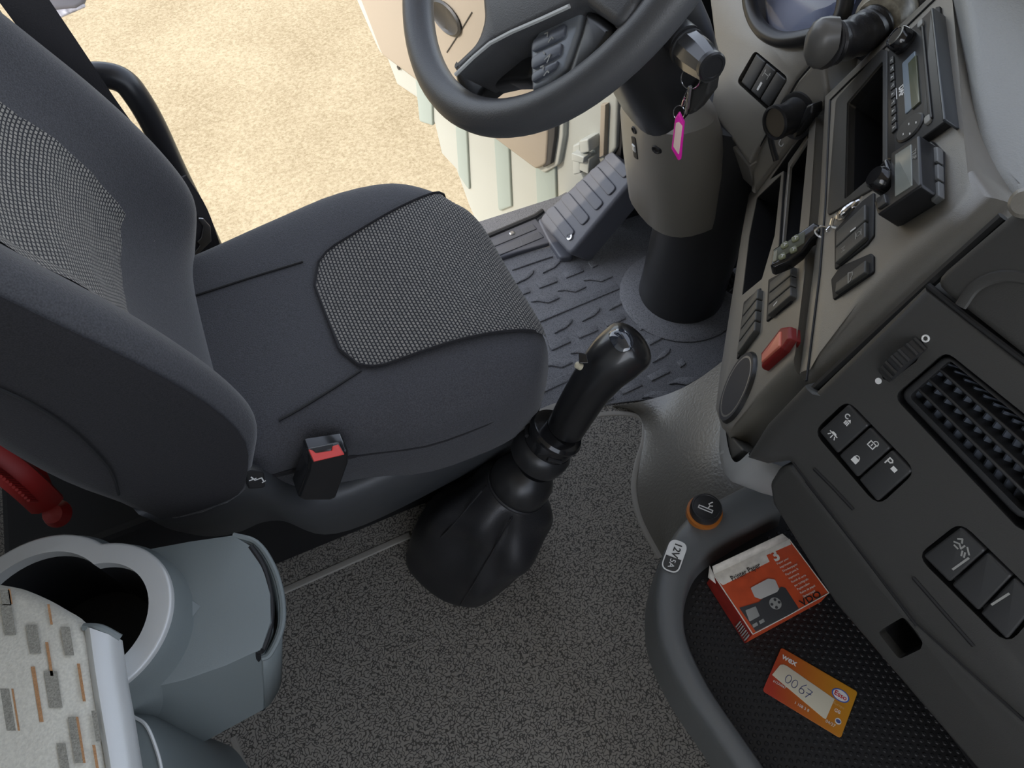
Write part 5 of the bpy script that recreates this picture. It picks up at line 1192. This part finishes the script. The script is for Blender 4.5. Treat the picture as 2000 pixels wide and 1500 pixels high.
lathe('lever_collar', [(.026, -.012), (.037, -.004), (.039, .006), (.039, .018), (.0355, .024), (.034, .026)], cA, gax, BLACK, gl, 36)
lathe('slide_ring', [(.0325, .022), (.0335, .026), (.0335, .040), (.0325, .044), (.036, .045), (.0365, .049), (.034, .053), (.029, .054)], cA, gax, GLOSS, gl, 36)
for a in (150, 250, 330):
    a = math.radians(a); c_ = cA + gax * .033 + (gx * math.cos(a) + gy * math.sin(a)) * .0335
    tube('ring_slot', [c_ + gax.cross(gx * math.cos(a) + gy * math.sin(a)) * s_ for s_ in (-.010, .010)], .003, BLACK, gl, 8)
# grip: swept sections, head wider
gpth = [gp(1106, 834), gp(1130, 793), gp(1156, 752), gp(1184, 717), gp(1212, 690), gp(1228, 677)]
sec = catmull(gpth, 5); rows = []
tip = gp(1238, 668)
for i, c_ in enumerate(sec):
    u = i / (len(sec) - 1)
    rx = interp(u, [(0, .0245), (.25, .026), (.5, .0285), (.75, .0335), (1, .0335)])
    ry = interp(u, [(0, .0245), (.3, .026), (.55, .029), (.75, .032), (1, .032)])
    t = (sec[min(i + 1, len(sec) - 1)] - sec[max(i - 1, 0)]).normalized(); x_ = V((0, 1, 0)).cross(t).normalized(); y_ = t.cross(x_)
    rows.append([c_ + x_ * (rx * math.cos(2 * math.pi * k / 28)) + y_ * (ry * math.sin(2 * math.pi * k / 28)) for k in range(28)])
ce = sec[-1]; last = rows[-1]
for j in range(1, 8):
    a = math.pi / 2 * j / 7.3; rows.append([ce + (p - ce) * math.cos(a) + t * (.019 * math.sin(a)) for p in last])
gr = loft('grip', rows, mat('grip_soft', (.014, .014, .015), .3, coat=.35), gl, closed=True, cap0=True, cap1=True, sharp=80)
gvb = BVHTree.FromPolygons(*grid(rows, True, True, True))
def ong(x, y, lift=0):
    l, n, i, d = gvb.ray_cast(EYE, ray(x, y).normalized())
    if l is None: return None
    return l + (n if n.dot(ray(x, y)) < 0 else -n) * lift
GBT = mat('knob_button', (.03, .035, .045), .06, spec=.8, coat=1)
ed = [(p.x, p.y) for p in catmull([V((x, y, 0)) for x, y in [(1189, 652), (1206, 643), (1228, 649), (1237, 668), (1232, 683), (1212, 688), (1197, 675)]], 3, True)]
ex, ey = sum(p[0] for p in ed) / len(ed), sum(p[1] for p in ed) / len(ed)
rows = []
for f_, l_2 in ((1.0, -.003), (1.0, .0004), (.94, .0016), (.8, .0021), (.6, .0023), (.35, .0024), (.03, .0024)):
    rows.append([ong(ex + (x - ex) * f_, ey + (y - ey) * f_, l_2) or gp(x, y) for x, y in ed])
loft('shift_button', rows, GBT, gl, closed=True, cap1=True)
F = Fr(gp(1138, 702), -ray(1136, 702), (1, 0, 0))
plate('range_switch', F, rp(F.P([(1130, 688), (1146, 692), (1150, 710), (1131, 710)]), .001), GLOSS, gl, h=0, depth=.012, r=.001)
lathe('switch_nib', [(.0045, 0), (.004, .006), (.0005, .008)], gp(1134, 716), V((-.6, .2, .6)), mat('nib_cream', (.55, .5, .36), .4), gl, 14)
lathe('grip_nub', [(.003, -.01), (.003, .002), (.0005, .004)], gp(1190, 772), V((.5, -.5, .2)), GLOSS, gl, 12)
# shelter: dark filler under the far dashboard so the footwell stays closed
